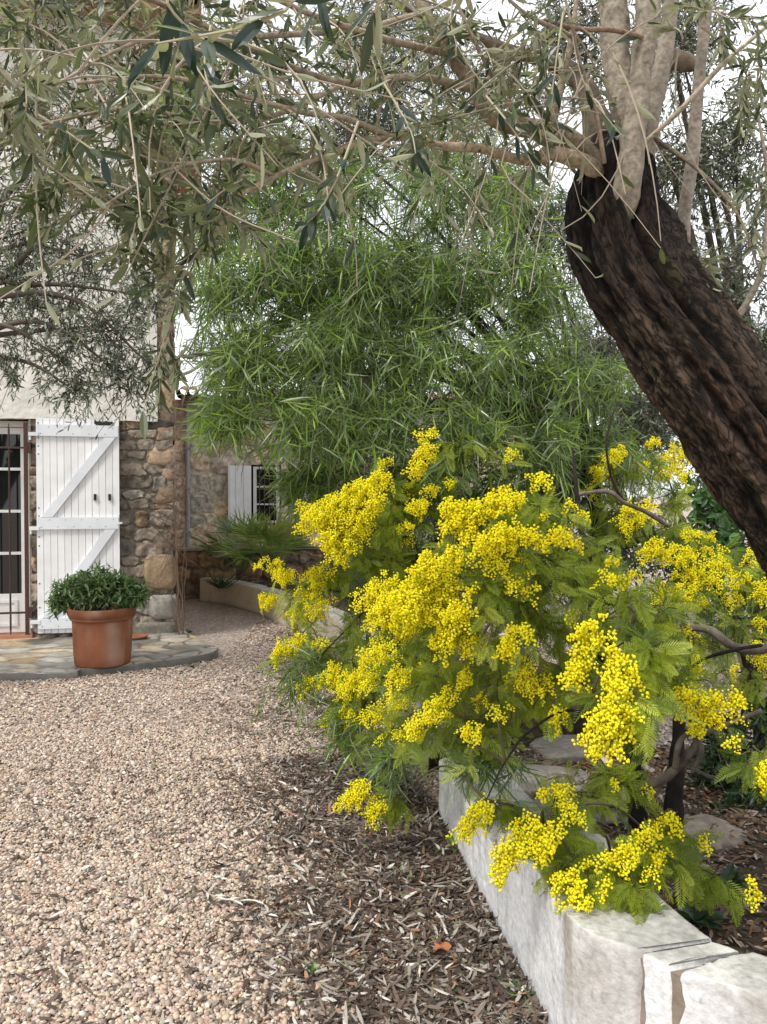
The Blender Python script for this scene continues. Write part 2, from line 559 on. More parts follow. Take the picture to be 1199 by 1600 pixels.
def blobs(g, tm, C, Rx, Ry, Rz, col, rng, jit=.18, tilt=.35, variants=12):
    """many irregular little solids: centres C, radii, colours"""
    tv, tf = tm
    N = len(C)
    var = 1 + rng.uniform(-jit, jit, (variants, len(tv), 1))
    vi = rng.integers(0, variants, N)
    v = tv[None] * var[vi] * np.stack([Rx, Ry, Rz], -1)[:, None]
    if tilt is not None:
        az = rng.uniform(0, 2 * np.pi, N); ti = rng.normal(0, tilt, N); ro = rng.normal(0, tilt, N)
        ca, sa, ct, st, cr_, sr = np.cos(az), np.sin(az), np.cos(ti), np.sin(ti), np.cos(ro), np.sin(ro)
        x, y, z = v[..., 0], v[..., 1], v[..., 2]
        y, z = y * ct[:, None] - z * st[:, None], y * st[:, None] + z * ct[:, None]
        x, z = x * cr_[:, None] - z * sr[:, None], x * sr[:, None] + z * cr_[:, None]
        x, y = x * ca[:, None] - y * sa[:, None], x * sa[:, None] + y * ca[:, None]
        v = np.stack([x, y, z], -1)
    v = v + C[:, None]
    k = len(tv)
    g.add(v.reshape(-1, 3), (tf[None] + (np.arange(N) * k)[:, None, None]).reshape(-1, 3), np.repeat(col, k, 0))


# pebbles of the drive: real stones, coarser shapes farther away
PEB = [(.66, .56, .46), (.72, .67, .61), (.53, .41, .32), (.58, .43, .36), (.42, .34, .29), (.30, .24, .20), (.68, .56, .40), (.48, .31, .24)]
PP = [.20, .15, .18, .14, .13, .08, .08, .04]


def scatter(n, y0, y1, rng):
    y = rng.uniform(y0, y1, int(n)); x = rng.uniform(-.80, .5, int(n)) * (y + .1)
    dens = (y + .1) / (y1 + .1)
    k = rng.random(int(n)) < dens
    return x[k], y[k]


def litter_amount(x, y):
    """0..1 cover of dead olive leaves; densest along the foot of the white wall"""
    d = wall_x(y) - x
    q = np.stack([x, y, 0 * x], -1)
    w = np.interp(y, [1.8, 2.3, 3.2, 4.5, 6, 9], [.60, .80, .85, .8, .8, .4])
    return np.clip(1.35 - d / w + .24 * np.exp(-((y - 5.3) / .8) ** 2) * np.clip(1.6 - d / 3, 0, 1) + .45 * fbm(q * 1.6, 8, 3) + .25 * fbm(q * 7, 18, 2), 0.0, 1)


g = G()
for (n, y0, y1, tm, sz, lev) in ((104000, 1.75, 3.2, ICO0, .0063, 0), (124000, 3.2, 5.0, ICO0, .0064, 0), (160000, 5.0, 8.2, OCT, .0078, .001), (70000, 8.2, 12.5, OCT, .011, .001)):
    x, y = scatter(n, y0, y1, rng)
    k = (x < wall_x(y) + .25) & ~in_patio(x, y) & ~((x < -2.1) & (y > 7.9)) & (x < 1.6)
    x, y = x[k], y[k]
    s_ = sz * np.exp(rng.normal(0, .28, len(x)))
    z = ground_z(x, y) + s_ * rng.uniform(.1, .7, len(x)) + lev
    c = mixcol(rng, len(x), PEB, PP, .16) * [.76, .745, .725]
    blobs(g, tm, np.stack([x, y, z], -1), s_ * 1.25, s_ * .9, s_ * .62, c, rng, .22, .35, 40)
# gravel seen behind the border, right of the path
x = rng.uniform(.2, 4.5, 24000); y = rng.uniform(4.3, 9.5, 24000)
k = x > wall_x(y) + .3
x, y = x[k], y[k]; s_ = .011 * np.exp(rng.normal(0, .3, len(x)))
blobs(g, OCT, np.stack([x, y, ground_z(x, y) + s_ * .4], -1), s_ * 1.25, s_ * .9, s_ * .6, mixcol(rng, len(x), PEB, PP) * .8, rng, .2, .35, 20)
o = g.build('gravel', M_PEBBLE, smooth=True)
tag(o, 'pale pink and beige pebbles covering the drive', 'gravel', kind='stuff')

# fallen olive leaves
g = G()
LIT = [(.075, .048, .035), (.11, .076, .058), (.17, .135, .11), (.30, .27, .235), (.50, .47, .43), (.05, .035, .03), (.25, .13, .07), (.16, .17, .09)]
LP = [.20, .22, .18, .13, .06, .15, .03, .03]
x, y = scatter(185000, 1.8, 4.4, rng)
x2, y2 = scatter(75000, 4.4, 8.6, rng)
x = np.concatenate([x, x2]); y = np.concatenate([y, y2])
am = litter_amount(x, y)
k = (rng.random(len(x)) < am ** 1.5 * .95 + .035) & (x < wall_x(y) - .015) & ~in_patio(x, y) & ~((x < -2.1) & (y > 7.9))
x, y, am = x[k], y[k], am[k]
N = len(x)
az = rng.uniform(0, 2 * np.pi, N)
D = np.stack([np.cos(az), np.sin(az), rng.normal(0, .22, N)], -1)
U = np.stack([rng.normal(0, .45, N), rng.normal(0, .45, N), np.ones(N)], -1)
z = ground_z(x, y) + .010 + rng.random(N) * .016 * am
place(g, LEAF_OLIVE, np.stack([x, y, z], -1), D, U, rng.uniform(.032, .070, N), rng.uniform(.007, .013, N), mixcol(rng, N, LIT, LP, .2),
      rng.normal(.3, 2.0, N))
o = g.build('leaf_litter', M_LITTER)
tag(o, 'brown and silver fallen olive leaves piled along the foot of the white wall', 'leaf litter', kind='stuff')

# soil of the planting bed behind the white wall
g = G()
u, v = np.meshgrid(np.linspace(0, 1, 90), np.linspace(0, 1, 60), indexing='ij')
yy = 1.3 + u * 2.9
xx = wall_x(yy) + .12 + v * 3.4
q = np.stack([xx, yy, 0 * xx], -1)
zz = .15 + .05 * fbm(q * 2, 31, 4) + .02 * fbm(q * 14, 33, 3)
zz = np.where((v > .97) | (u > .98), 0, zz)
bi, bj = np.meshgrid(np.arange(89), np.arange(59), indexing='ij'); b0 = bi * 60 + bj
cc = np.array([.075, .055, .04]) * (1 + .5 * fbm(q * 6, 35, 3))[..., None]
g.add(np.stack([xx, yy, zz], -1), np.stack([b0, b0 + 60, b0 + 61, b0 + 1], -1).reshape(-1, 4), cc.reshape(-1, 3))
o = g.build('soil', M_SOIL, smooth=True); o['kind'] = 'structure'
soil_z = lambda x, y: .15 + .05 * fbm(np.stack([x * 2, y * 2, 0 * x], -1), 31, 4)

g = G()     # leaf mulch and grit on the soil
N = 9000
y = rng.uniform(1.5, 4.1, N); x = wall_x(y) + .26 + rng.random(N) * 2.6
az = rng.uniform(0, 6.28, N)
D = np.stack([np.cos(az), np.sin(az), rng.normal(0, .2, N)], -1); U = np.stack([rng.normal(0, .3, N), rng.normal(0, .3, N), np.ones(N)], -1)
place(g, LEAF_OLIVE, np.stack([x, y, soil_z(x, y) + .012 + rng.random(N) * .015], -1), D, U, rng.uniform(.03, .065, N), rng.uniform(.007, .014, N),
      mixcol(rng, N, [(.10, .06, .04), (.16, .09, .05), (.06, .04, .03), (.28, .22, .16), (.22, .10, .04)], [.3, .25, .25, .1, .1], .2))
N = 9000
y = rng.uniform(1.5, 4.1, N); x = wall_x(y) + .26 + rng.random(N) * 2.6; s_ = .006 * np.exp(rng.normal(0, .5, N))
blobs(g, OCT, np.stack([x, y, soil_z(x, y) + s_ * .5], -1), s_ * 1.2, s_, s_ * .7, mixcol(rng, N, [(.3, .26, .22), (.12, .1, .08), (.5, .45, .4)], [.4, .45, .15], .2), rng)
o = g.build('leaf_mulch', M_LITTER)
tag(o, 'brown leaf mulch and grit on the dark soil behind the white wall', 'leaf mulch', kind='stuff')


# ------------------------------------------------------------------ masonry helper
def masonry(g, O, Ux, Uz, w, h, res, cw, ch, seed, pal, mort, depth=.035, edge=.10, pal_p=None, cvar=.18, big=None):
    """rubble wall as a relief: every stone rounded and coloured on its own, joints recessed"""
    O, Ux, Uz = np.array(O, float), np.array(Ux, float), np.array(Uz, float)
    Nn = np.cross(Ux, Uz)                       # outward
    r = np.random.default_rng(seed)
    nu, nv = int(w / res) + 2, int(h / res) + 2
    a, b = np.meshgrid(np.linspace(0, w, nu), np.linspace(0, h, nv), indexing='ij')
    pts, zz = [], -ch
    while zz < h + ch:
        rh = ch * r.uniform(.6, 1.4)
        xx = -cw * r.uniform(0, 1)
        while xx < w + cw:
            ww = cw * r.uniform(.55, 1.6)
            pts.append((xx + ww / 2, zz + rh / 2 + r.normal(0, rh * .12), ww, rh)); xx += ww
        zz += rh
    pts = np.array(pts)
    q = np.stack([a, b, 0 * a], -1)
    wa = a + .42 * cw * fbm(q / cw * 1.5, seed, 4); wb = b + .6 * ch * fbm(q / ch * 1.0 + 9, seed + 1, 4)
    fa, fb = wa.ravel(), wb.ravel()
    F1 = np.full(fa.shape, 1e9); F2 = F1.copy(); I1 = np.zeros(fa.shape, int)
    for k, (cx, cz, sw, sh) in enumerate(pts):
        ex = np.abs(fa - cx) / (sw / 2); ez = np.abs(fb - cz) / (sh / 2)
        d = (ex ** 3 + ez ** 3) ** (1 / 3)
        m1 = d < F1
        F2 = np.where(m1, F1, np.minimum(F2, d)); F1 = np.where(m1, d, F1); I1[m1] = k
    gap = np.clip(np.minimum((F2 - F1) / (edge * 3), (1.08 - F1) / (edge * 2)), 0, 1)
    gap = gap * gap * (3 - 2 * gap)
    hgt = gap.reshape(a.shape) * depth * (.75 + .5 * r.random(len(pts))[I1].reshape(a.shape)) + .026 * fbm(q * 15, seed + 3, 5) * (depth / .035)
    cols = mixcol(r, len(pts), pal, pal_p, cvar)
    sc = cols[I1] * (1 + .85 * fbm(q.reshape(-1, 3) * 16, seed + 4, 4))[:, None]
    mc = np.array(mort) * (1 + .3 * fbm(q.reshape(-1, 3) * 25, seed + 6, 3))[:, None]
    col = mc * (1 - gap[:, None]) + sc * gap[:, None]
    V = O + Ux * a[..., None] + Uz * b[..., None] + Nn * hgt[..., None]
    bi, bj = np.meshgrid(np.arange(nu - 1), np.arange(nv - 1), indexing='ij'); b0 = bi * nv + bj
    g.add(V.reshape(-1, 3), np.stack([b0, b0 + nv, b0 + nv + 1, b0 + 1], -1).reshape(-1, 4), col)


# ------------------------------------------------------------------ main house
ROT = math.radians(13)
A = P3(272, 985, 8.15)
house = thing('house', 'cream plastered house with brown rubble stone at its corner and barred glass door', 'house', (A[0], A[1], 0), ROT)
PAL = [(.20, .17, .135), (.25, .215, .17), (.155, .135, .11), (.28, .205, .13), (.24, .225, .20), (.25, .20, .165)]
g = G()
masonry(g, (-.535, 0, 0), (1, 0, 0), (0, 0, 1), .535, 2.30, .007, .23, .135, 11, PAL, (.20, .175, .14), .03, .12, [.25, .25, .18, .12, .1, .1])
masonry(g, (-1.39, 0, 0), (1, 0, 0), (0, 0, 1), .86, 2.30, .010, .2, .14, 12, PAL, (.22, .19, .15), .04, .10)
masonry(g, (-6.5, 0, 0), (1, 0, 0), (0, 0, 1), 3.75, 2.30, .03, .24, .15, 15, PAL, (.16, .14, .11), .04)
masonry(g, (-.15, 0, 2.29), (1, 0, 0), (0, 0, 1), .15, 4.0, .009, .3, .17, 13, PAL, (.22, .19, .15), .03)
g.build('stone_wall', M_STONE, house, smooth=True)
g = G()
masonry(g, (-.012, .02, 0), (-.088, .996, 0), (0, 0, 1), 3.7, 6.29, .02, 4.5, .21, 14,
        [(.50, .30, .22), (.60, .42, .32), (.46, .36, .28), (.34, .24, .17), (.56, .38, .20)], (.26, .22, .17), .02)
g.build('side_wall', M_STONE, house, smooth=True)
# big quoins low at the corner
g = G()
for (x0, x1, z0, z1, c, sd_) in ((-.30, .02, .50, .90, (.26, .19, .12), 1), (-.26, .03, .20, .47, (.27, .25, .22), 2), (-.42, .045, -.02, .19, (.17, .155, .13), 3)):
    tv, tf = icosphere(3)
    v = np.sign(tv) * np.abs(tv) ** .45
    v = v * np.array([(x1 - x0) / 2, .13, (z1 - z0) / 2]) * (1 + .07 * fbm(tv * 2.2, sd_, 3))[:, None]
    v += .014 * fbm(v * 14, sd_ + 4, 4)[:, None]
    v = v + np.array([(x0 + x1) / 2, .055, (z0 + z1) / 2])
    g.add(v, tf, np.array(c) * (1 + .6 * fbm(v * 9, sd_ + 8, 4))[:, None])
r_ = np.random.default_rng(9)
z = .92
k = 0
while z < 6.1:
    hh = r_.uniform(.15, .26); ww = r_.uniform(.10, .16) if z > 2.2 else (r_.uniform(.12, .2) if k % 2 else r_.uniform(.2, .3))
    tv, tf = icosphere(2)
    v = np.sign(tv) * np.abs(tv) ** .4
    v = v * np.array([(ww + .02) / 2, .16, hh / 2 - .006]) * (1 + .06 * fbm(tv * 2.2, 50 + k, 3))[:, None]
    v += .012 * fbm(v * 14 + k, 54, 4)[:, None]
    v = v + np.array([.012 - ww / 2, .125, z + hh / 2])
    cq = mixcol(r_, 1, [(.24, .18, .13), (.30, .21, .15), (.18, .15, .12), (.34, .25, .17)], None, .1)[0]
    g.add(v, tf, cq * (1 + .7 * fbm(v * 9 + k, 58, 4))[:, None])
    z += hh; k += 1
g.build('cornerstones', M_STONE, house, smooth=True)

# plaster skin, 25 mm proud of the stone, its lower edge a little ragged
g = G()
u, v = np.meshgrid(np.linspace(-6.5, -.15, 320), np.linspace(0, 1, 130), indexing='ij')
q0 = np.stack([u, 0 * u, 0 * u], -1)
lo = 2.275 + .006 * fbm(q0 * 9, 41, 3)
zz = lo + (6.29 - lo) * v ** 1.3
q = np.stack([u, zz, 0 * u], -1)
yy = -.055 - .007 * fbm(q * 6, 43, 4) - .003 * fbm(q * 30, 44, 2)
cc = np.array([.68, .66, .61]) * (1 + .10 * fbm(q * 1.5, 45, 3) + .05 * fbm(q * 12, 46, 3))[..., None]
bi, bj = np.meshgrid(np.arange(319), np.arange(129), indexing='ij'); b0 = bi * 130 + bj
g.add(np.stack([u, yy, zz], -1), np.stack([b0, b0 + 130, b0 + 131, b0 + 1], -1).reshape(-1, 4), cc.reshape(-1, 3))
ed = np.arange(319) * 130                       # returns at the lower and right edge
pv = np.stack([u[:, 0], yy[:, 0], zz[:, 0]], -1); pb = pv.copy(); pb[:, 1] = .05
k = np.arange(319)
g.add(np.concatenate([pv, pb]), np.stack([k, k + 320, k + 321, k + 1], -1), (.6, .56, .48))
pv = np.stack([u[-1], yy[-1], zz[-1]], -1); pb = pv.copy(); pb[:, 1] = .05
k = np.arange(129)
g.add(np.concatenate([pv, pb]), np.stack([k, k + 1, k + 131, k + 130], -1), (.6, .56, .48))
g.build('plaster_wall', M_PLASTER, house, smooth=True)

g = G()                                          # shell behind the skins, with the door opening left free
g.box((-6.5, .05, 2.28), (-.06, .35, 6.28), (.5, .45, .38))
g.box((-1.385, .05, 0), (-.06, .35, 2.28), (.22, .19, .15))
g.box((-6.5, .05, 0), (-2.755, .35, 2.28), (.22, .19, .15))
g.box((-6.5, .35, 0), (-6.3, 5, 6.28), (.5, .45, .38))
g.box((-6.5, 4.9, 0), (-.46, 5, 6.28), (.5, .45, .38))
g.box((-.60, .35, 0), (-.46, 4.9, 6.28), (.12, .11, .1))
g.box((-6.3, .35, 2.6), (-.60, 4.9, 2.7), (.3, .28, .25))
g.box((-6.3, .35, -.05), (-.60, 4.9, .05), (.10, .07, .05))
# reveals of the door opening
g.box((-1.40, -.03, .06), (-1.383, .06, 2.276), (.50, .46, .40))
g.build('wall_core', M_PLASTER, house)
g = G()
g.box((-6.9, -.45, 6.28), (.3, 5.4, 6.36), (.35, .22, .15))
for k in range(52):
    x = -6.9 + k * .14
    P = np.array([[[x, -.5, 6.40], [x, 2.4, 7.35]]]); add_tubes(g, P, np.full((1, 2), .075), 8, (.42, .22, .14))
g.build('roof', M_TERRA, house)

# glass door
door = G()
wh = (.78, .78, .76)
yd0, yd1 = .10, .16
door.box((-1.44, .07, .10), (-1.386, .17, 2.26), (.62, .59, .53))      # fixed frame
door.box((-2.75, .07, 2.20), (-1.44, .17, 2.26), (.62, .59, .53))
door.box((-2.75, .07, .10), (-2.70, .17, 2.20), (.62, .59, .53))
for x0, x1 in ((-2.07, -1.445), (-2.695, -2.075)):
    door.box((x0, yd0, .105), (x0 + .062, yd1, 2.195), wh)
    door.box((x1 - .062, yd0, .105), (x1, yd1, 2.195), wh)
    door.box((x0 + .062, yd0, 2.13), (x1 - .062, yd1, 2.195), wh)
    door.box((x0 + .062, yd0, .105), (x1 - .062, yd1, .50), wh)
    door.box((x0 + .10, yd0 - .012, .17), (x1 - .10, yd0 - .002, .20), wh)
    door.box((x0 + .10, yd0 - .012, .41), (x1 - .10, yd0 - .002, .44), wh)
    door.box((x0 + .10, yd0 - .012, .20), (x0 + .13, yd0 - .002, .41), wh)
    door.box((x1 - .13, yd0 - .012, .20), (x1 - .10, yd0 - .002, .41), wh)
    for z in (.915, 1.345, 1.775):
        door.box((x0 + .062, yd0 + .004, z - .014), (x1 - .062, yd1 - .004, z + .014), wh)
d_ob = door.build('door', M_PAINT, house)
for x0, x1 in ((-2.07, -1.445), (-2.695, -2.075)):
    for z0, z1 in ((.50, .901), (.929, 1.331), (1.359, 1.761), (1.789, 2.13)):
        g = G(); g.box((x0 + .058, .127, z0 - .003), (x1 - .058, .133, z1 + .003)); g.build('pane', M_GLASS, d_ob)
g = G(); g.box((-2.05, .05, 1.05), (-2.02, .10, 1.16), (.5, .5, .48)); g.box((-2.05, .04, 1.12), (-1.93, .06, 1.14), (.5, .5, .48)); g.build('handle', M_IRON, d_ob)
g = G(); g.box((-2.76, -.075, .06), (-1.375, .2, .10), (.36, .17, .11)); g.build('doorstep', M_TERRA, house)
g = G()                                          # curtain inside
u, v = np.meshgrid(np.linspace(-2.7, -2.1, 60), np.linspace(.12, 2.2, 4), indexing='ij')
bi, bj = np.meshgrid(np.arange(59), np.arange(3), indexing='ij'); b0 = bi * 4 + bj
g.add(np.stack([u, .45 + .03 * np.sin(u * 60), v], -1), np.stack([b0, b0 + 4, b0 + 5, b0 + 1], -1).reshape(-1, 4), (.35, .3, .25))
g.build('curtain', M_PLAIN, house)

# iron grille in front of the door
g = G()
ir = (.060, .026, .022)
for k in range(8):
    x = -1.582 - k * .16
    P = np.array([[[x, -.045, .09], [x, -.045, .16], [x, -.045, 2.16], [x, -.045, 2.23]]])
    add_tubes(g, P, np.array([[.002, .0095, .0095, .002]]), 6, ir)
for x in (-1.4266, -2.72):
    g.box((x - .018, -.055, .10), (x + .018, -.035, 2.24), ir)
for z in (.325, 1.985):
    g.box((-2.72, -.053, z - .010), (-1.40, -.037, z + .010), ir)
    g.box((-1.405, -.065, z - .055), (-1.375, -.03, z + .055), ir)
g.build('security_grille', M_IRON, house)

# the ledge-and-brace shutter, folded back against the stone
g = G()
sx0, sx1, sz0, sz1 = -1.318, -.526, .118, 2.28
ys0 = -.115
nb = 12
for k in range(nb):
    a0 = sx0 + (sx1 - sx0) * k / nb + .0022; a1 = sx0 + (sx1 - sx0) * (k + 1) / nb - .0022
    dz = rng.uniform(-.003, .003)
    g.box((a0, ys0 + rng.uniform(-.001, .001), sz0 + dz), (a1, ys0 + .026, sz1 + dz), np.array([.80, .81, .82]) * rng.uniform(.96, 1.02))
g.box((sx0 + .01, ys0 + .007, sz0 + .01), (sx1 - .01, ys0 + .024, sz1 - .01), (.55, .56, .57))
sh = g.build('shutter', M_PAINT, house)
wc = (.70, .73, .77)
rails = ((.165, .27), (1.165, 1.285), (2.10, 2.215))
for z0, z1 in rails:
    g = G(); g.box((sx0 + .012, ys0 - .026, z0), (sx1 - .008, ys0 - .002, z1), wc); g.build('rail', M_PAINT, sh)


def brace(x0, z0, x1, z1, w):
    g = G()
    d = norm(np.array([x1 - x0, z1 - z0])); 
    hw = w / 2 / abs(d[1])
    pts = [(x0 - hw, z0), (x0 + hw, z0), (x1 + hw, z1), (x1 - hw, z1)]
    v = [(p[0], ys0 - .024, p[1]) for p in pts] + [(p[0], ys0 - .002, p[1]) for p in pts]
    g.add(v, [[0, 1, 2, 3], [7, 6, 5, 4], [0, 4, 5, 1], [1, 5, 6, 2], [2, 6, 7, 3], [3, 7, 4, 0]], wc)
    g.build('brace', M_PAINT, sh)


brace(sx0 + .10, 1.288, sx1 - .085, 2.097, .085)
brace(sx0 + .10, .273, sx1 - .085, 1.162, .085)
for z in (.24, 1.18, 2.12):
    g = G(); g.box((sx0 - .062, ys0 + .0, z - .020), (sx0 + .03, ys0 - .032 + .0, z + .016), wc)
    P = np.array([[[sx0 - .05, ys0 - .01, z - .06], [sx0 - .05, ys0 - .01, z + .01]]]); add_tubes(g, P, np.full((1, 2), .012), 8, wc)
    g.build('hinge', M_PAINT, sh)
g = G()
for z0, z1 in rails:                             # nail heads
    for k in range(10):
        x = sx0 + .05 + k * .076; z = z0 + .025 + (z1 - z0 - .05) * (k % 2)
        g.box((x - .004, ys0 - .028, z - .004), (x + .004, ys0 - .0262, z + .004), (.18, .17, .17))
for z in (.38, .62, 1.00, 1.09, 1.30, 1.38, 1.92, 2.0, 2.08, 2.23):
    g.box((sx0 + .018, ys0 - .003, z - .006), (sx0 + .03, ys0 - .001, z + .006), (.10, .08, .08))
g.build('nails', M_IRON, sh)
for cx in (sx1 - .235, sx1 - .095):
    g = G(); g.box((cx - .012, ys0 - .020, 1.455), (cx + .012, ys0 - .002, 1.52), (.02, .02, .02)); g.box((cx - .006, ys0 - .032, 1.50), (cx + .006, ys0 - .021, 1.515), (.02, .02, .02)); g.build('latch', M_IRON, sh)
g = G(); g.box((sx1 - .22, ys0 - .03, 2.222), (sx1 - .06, ys0 - .002, 2.255), (.02, .018, .018)); g.box((sx1 - .235, ys0 - .022, 2.228), (sx1 - .223, ys0 - .004, 2.272), (.02, .018, .018)); g.build('bolt', M_IRON, sh)
g = G(); g.box((sx1 - .002, ys0 - .03, 1.29), (sx1 + .03, ys0 + .01, 1.305), (.05, .04, .04)); g.box((sx1 - .02, ys0 - .055, 1.215), (sx1 + .03, ys0 - .045, 1.235), (.7, .7, .68)); g.build('shutter_catch', M_IRON, sh)

# ------------------------------------------------------------------ patio of crazy paving
g = G()
out = []
c, _ = resample([(p[0], p[1], 0) for p in PF], np.zeros(len(PF)), 80)
front = c[:, :2]
base = np.stack([front[:, 0] * 1.0, 8.4 + 0 * front[:, 0]], -1)
back = np.stack([np.minimum(front[:, 0], -2.15), 8.25 + (np.minimum(front[:, 0], -2.15) + 2.2) * .225], -1)
nv = 220
t = np.linspace(0, 1, nv)[None, :, None]
# denser along the visible right part
s_i = np.interp(np.linspace(0, 1, 520), np.linspace(0, 1, 80), np.arange(80))
fr = np.stack([np.interp(s_i, np.arange(80), front[:, k]) for k in (0, 1)], -1)
bk = np.stack([np.interp(s_i, np.arange(80), back[:, k]) for k in (0, 1)], -1)
q2 = fr[:, None] * (1 - t) + bk[:, None] * t
qx, qy = q2[..., 0], q2[..., 1]
r_ = np.random.default_rng(5)
seeds = []
for yy_ in np.arange(5.8, 8.9, .19):
    xx_ = -9.0
    while xx_ < -1.2:
        wseg = r_.uniform(.16, .42)
        seeds.append((xx_ + wseg / 2 + r_.normal(0, .05), yy_ + r_.normal(0, .06))); xx_ += wseg
seeds = np.array(seeds)
q3 = np.stack([qx, qy, 0 * qx], -1)
wx = (qx + .05 * fbm(q3 * 4, 51, 3)).ravel(); wy = (qy + .05 * fbm(q3 * 4 + 7, 52, 3)).ravel()
F1 = np.full(wx.shape, 1e9); F2 = F1.copy(); I1 = np.zeros(wx.shape, int)
for k, (cx, cy) in enumerate(seeds):
    d = np.sqrt((wx - cx) ** 2 + ((wy - cy) * 1.25) ** 2)
    m1 = d < F1
    F2 = np.where(m1, F1, np.minimum(F2, d)); F1 = np.where(m1, d, F1); I1[m1] = k
gap = np.clip((F2 - F1) / .045, 0, 1); gap = gap ** 2 * (3 - 2 * gap)
fc = mixcol(r_, len(seeds), [(.30, .28, .24), (.38, .34, .28), (.42, .35, .25), (.22, .21, .19), (.48, .36, .20)], [.3, .25, .2, .17, .08], .15)
col = fc[I1] * (1 + .5 * fbm(q3.reshape(-1, 3) * 7, 53, 4))[:, None]
col = col * gap[:, None] + np.array([.10, .09, .075]) * (1 - gap[:, None])
zt = .06 + .006 * gap.reshape(qx.shape) * (1 + .6 * fbm(q3 * 5, 54, 3)) + .004 * fbm(q3 * 3, 55, 2) + .003 * (r_.random(len(seeds))[I1].reshape(qx.shape))
V = np.stack([qx, qy, zt], -1)
ns_, nt_ = qx.shape
bi, bj = np.meshgrid(np.arange(ns_ - 1), np.arange(nt_ - 1), indexing='ij'); b0 = bi * nt_ + bj
g.add(V.reshape(-1, 3), np.stack([b0, b0 + nt_, b0 + nt_ + 1, b0 + 1], -1).reshape(-1, 4), col)
# rough stone edge down to the gravel
ev = np.concatenate([V[:, 0][None] + np.array([0, 0, 0]), V[:, 0][None] * 1.0, V[:, 0][None] * 1.0])
nrm = norm(np.stack([np.gradient(fr[:, 1]), -np.gradient(fr[:, 0]), 0 * fr[:, 0]], -1))
ev[1] += nrm * (.012 + .008 * fbm(np.stack([fr[:, 0] * 9, fr[:, 1] * 9, 0 * fr[:, 0]], -1), 3, 3))[:, None]; ev[1][:, 2] -= .012
ev[2] += nrm * (.004 + .012 * fbm(np.stack([fr[:, 0] * 12, fr[:, 1] * 12, 0 * fr[:, 0]], -1), 4, 3))[:, None]; ev[2][:, 2] = -.03
ev = ev.transpose(1, 0, 2)
k = np.arange(ns_ - 1) * 3
f = np.concatenate([np.stack([k + 1, k + 4, k + 3, k], -1), np.stack([k + 2, k + 5, k + 4, k + 1], -1)])
g.add(ev.reshape(-1, 3), f, (.10, .095, .08))
o = g.build('patio', M_FLAG, smooth=True); o['kind'] = 'structure'


# ------------------------------------------------------------------ terracotta pot, its shrub, and a saucer
def lathe(prof, n=64, col=(.4, .2, .1), seed=0, cvar=.15):
    prof = np.array(prof, float)
    th = np.linspace(0, 2 * np.pi, n, endpoint=False)
    v = np.stack([prof[:, 0, None] * np.cos(th), prof[:, 0, None] * np.sin(th), prof[:, 1, None] + 0 * th], -1)
    i, j = np.meshgrid(np.arange(len(prof) - 1), np.arange(n), indexing='ij'); j2 = (j + 1) % n
    f = np.stack([i * n + j, i * n + j2, (i + 1) * n + j2, (i + 1) * n + j], -1).reshape(-1, 4)
    v = v.reshape(-1, 3)
    c = np.array(col) * (1 + cvar * 2 * fbm(v * 7, seed, 4))[:, None]
    bloom = np.clip(fbm(v * np.array([6, 6, 4.]), seed + 20, 4) * 3 - .35, 0, 1)[:, None] * .45    # lime bloom on the clay
    return v, f, c * (1 - bloom) + np.array([.42, .33, .27]) * bloom * (1 if sum(col) > .3 else .3)


pot = thing('flower_pot', 'large terracotta flower pot with a moulded rim standing on the flagstones', 'flower pot', (*P3(161, 1036, 6.62)[:2], .066))
g = G()
v, f, c = lathe([(.0, .0), (.215, .0), (.228, .012), (.236, .10), (.243, .30), (.246, .385), (.246, .39)], 72, (.25, .10, .054), 1)
g.add(v, f, c); g.build('pot_body', M_TERRA, pot, smooth=True)
g = G()
v, f, c = lathe([(.246, .385), (.262, .388), (.266, .398), (.262, .408), (.262, .412), (.272, .418), (.278, .45), (.279, .475), (.273, .485), (.258, .487), (.248, .478), (.243, .44), (.235, .40)], 72, (.23, .093, .05), 2)
g.add(v, f, c); g.build('rim', M_TERRA, pot, smooth=True)
g = G(); v, f, c = lathe([(.0, .425), (.12, .428), (.24, .42)], 40, (.06, .045, .03), 3); g.add(v, f, c); g.build('potting_soil', M_SOIL, pot)
so = G(); v, f, c = lathe([(0, 0), (.085, 0), (.105, .028), (.112, .03), (.112, .024), (.09, -.002), (0, .006)], 40, (.23, .093, .05), 4); so.add(v, f, c)
o = so.build('plant_saucer', M_TERRA, smooth=True); o.location = (*P3(214, 990, 7.75)[:2], .07)
tag(o, 'small terracotta saucer on the flagstones behind the large flower pot', 'saucer')

rng = np.random.default_rng(21)
pp = np.array(pot.location)
shrub = thing('potted_shrub', 'bushy green rhododendron-like shrub growing in the terracotta pot', 'shrub', tuple(pp + [0, 0, .42]))
parts = []
T = []
for (dx, dz, rx, rz, n) in ((-.22, .17, .21, .14, 75), (-.02, .22, .24, .15, 90), (.22, .14, .20, .14, 75), (-.34, .06, .12, .12, 40), (.30, .10, .10, .10, 25), (0, .10, .3, .10, 80), (.1, .2, .15, .12, 40)):
    T.append(twigs_in(rng, pp + [dx, 0, .46 + dz], (rx, .2 if abs(dx) < .1 else .16, rz), n, 5, .1, .5, (0, -.2, .5)))
T = np.concatenate(T)
g = G(); add_tubes(g, T, np.linspace(.004, .0015, 5)[None] * np.ones((len(T), 1)), 3, (.12, .10, .05))
for k in range(9):
    a_ = rng.uniform(0, 6.28); e_ = pp + [math.cos(a_) * .22, math.sin(a_) * .18, .60]
    add_limb(g, [pp + [0, 0, .42], pp + [math.cos(a_) * .08, math.sin(a_) * .07, .50], e_], [.008, .006, .003], 5, 8, (.12, .09, .06))
parts.append(g.build('stems', M_TWIG))
g = G()
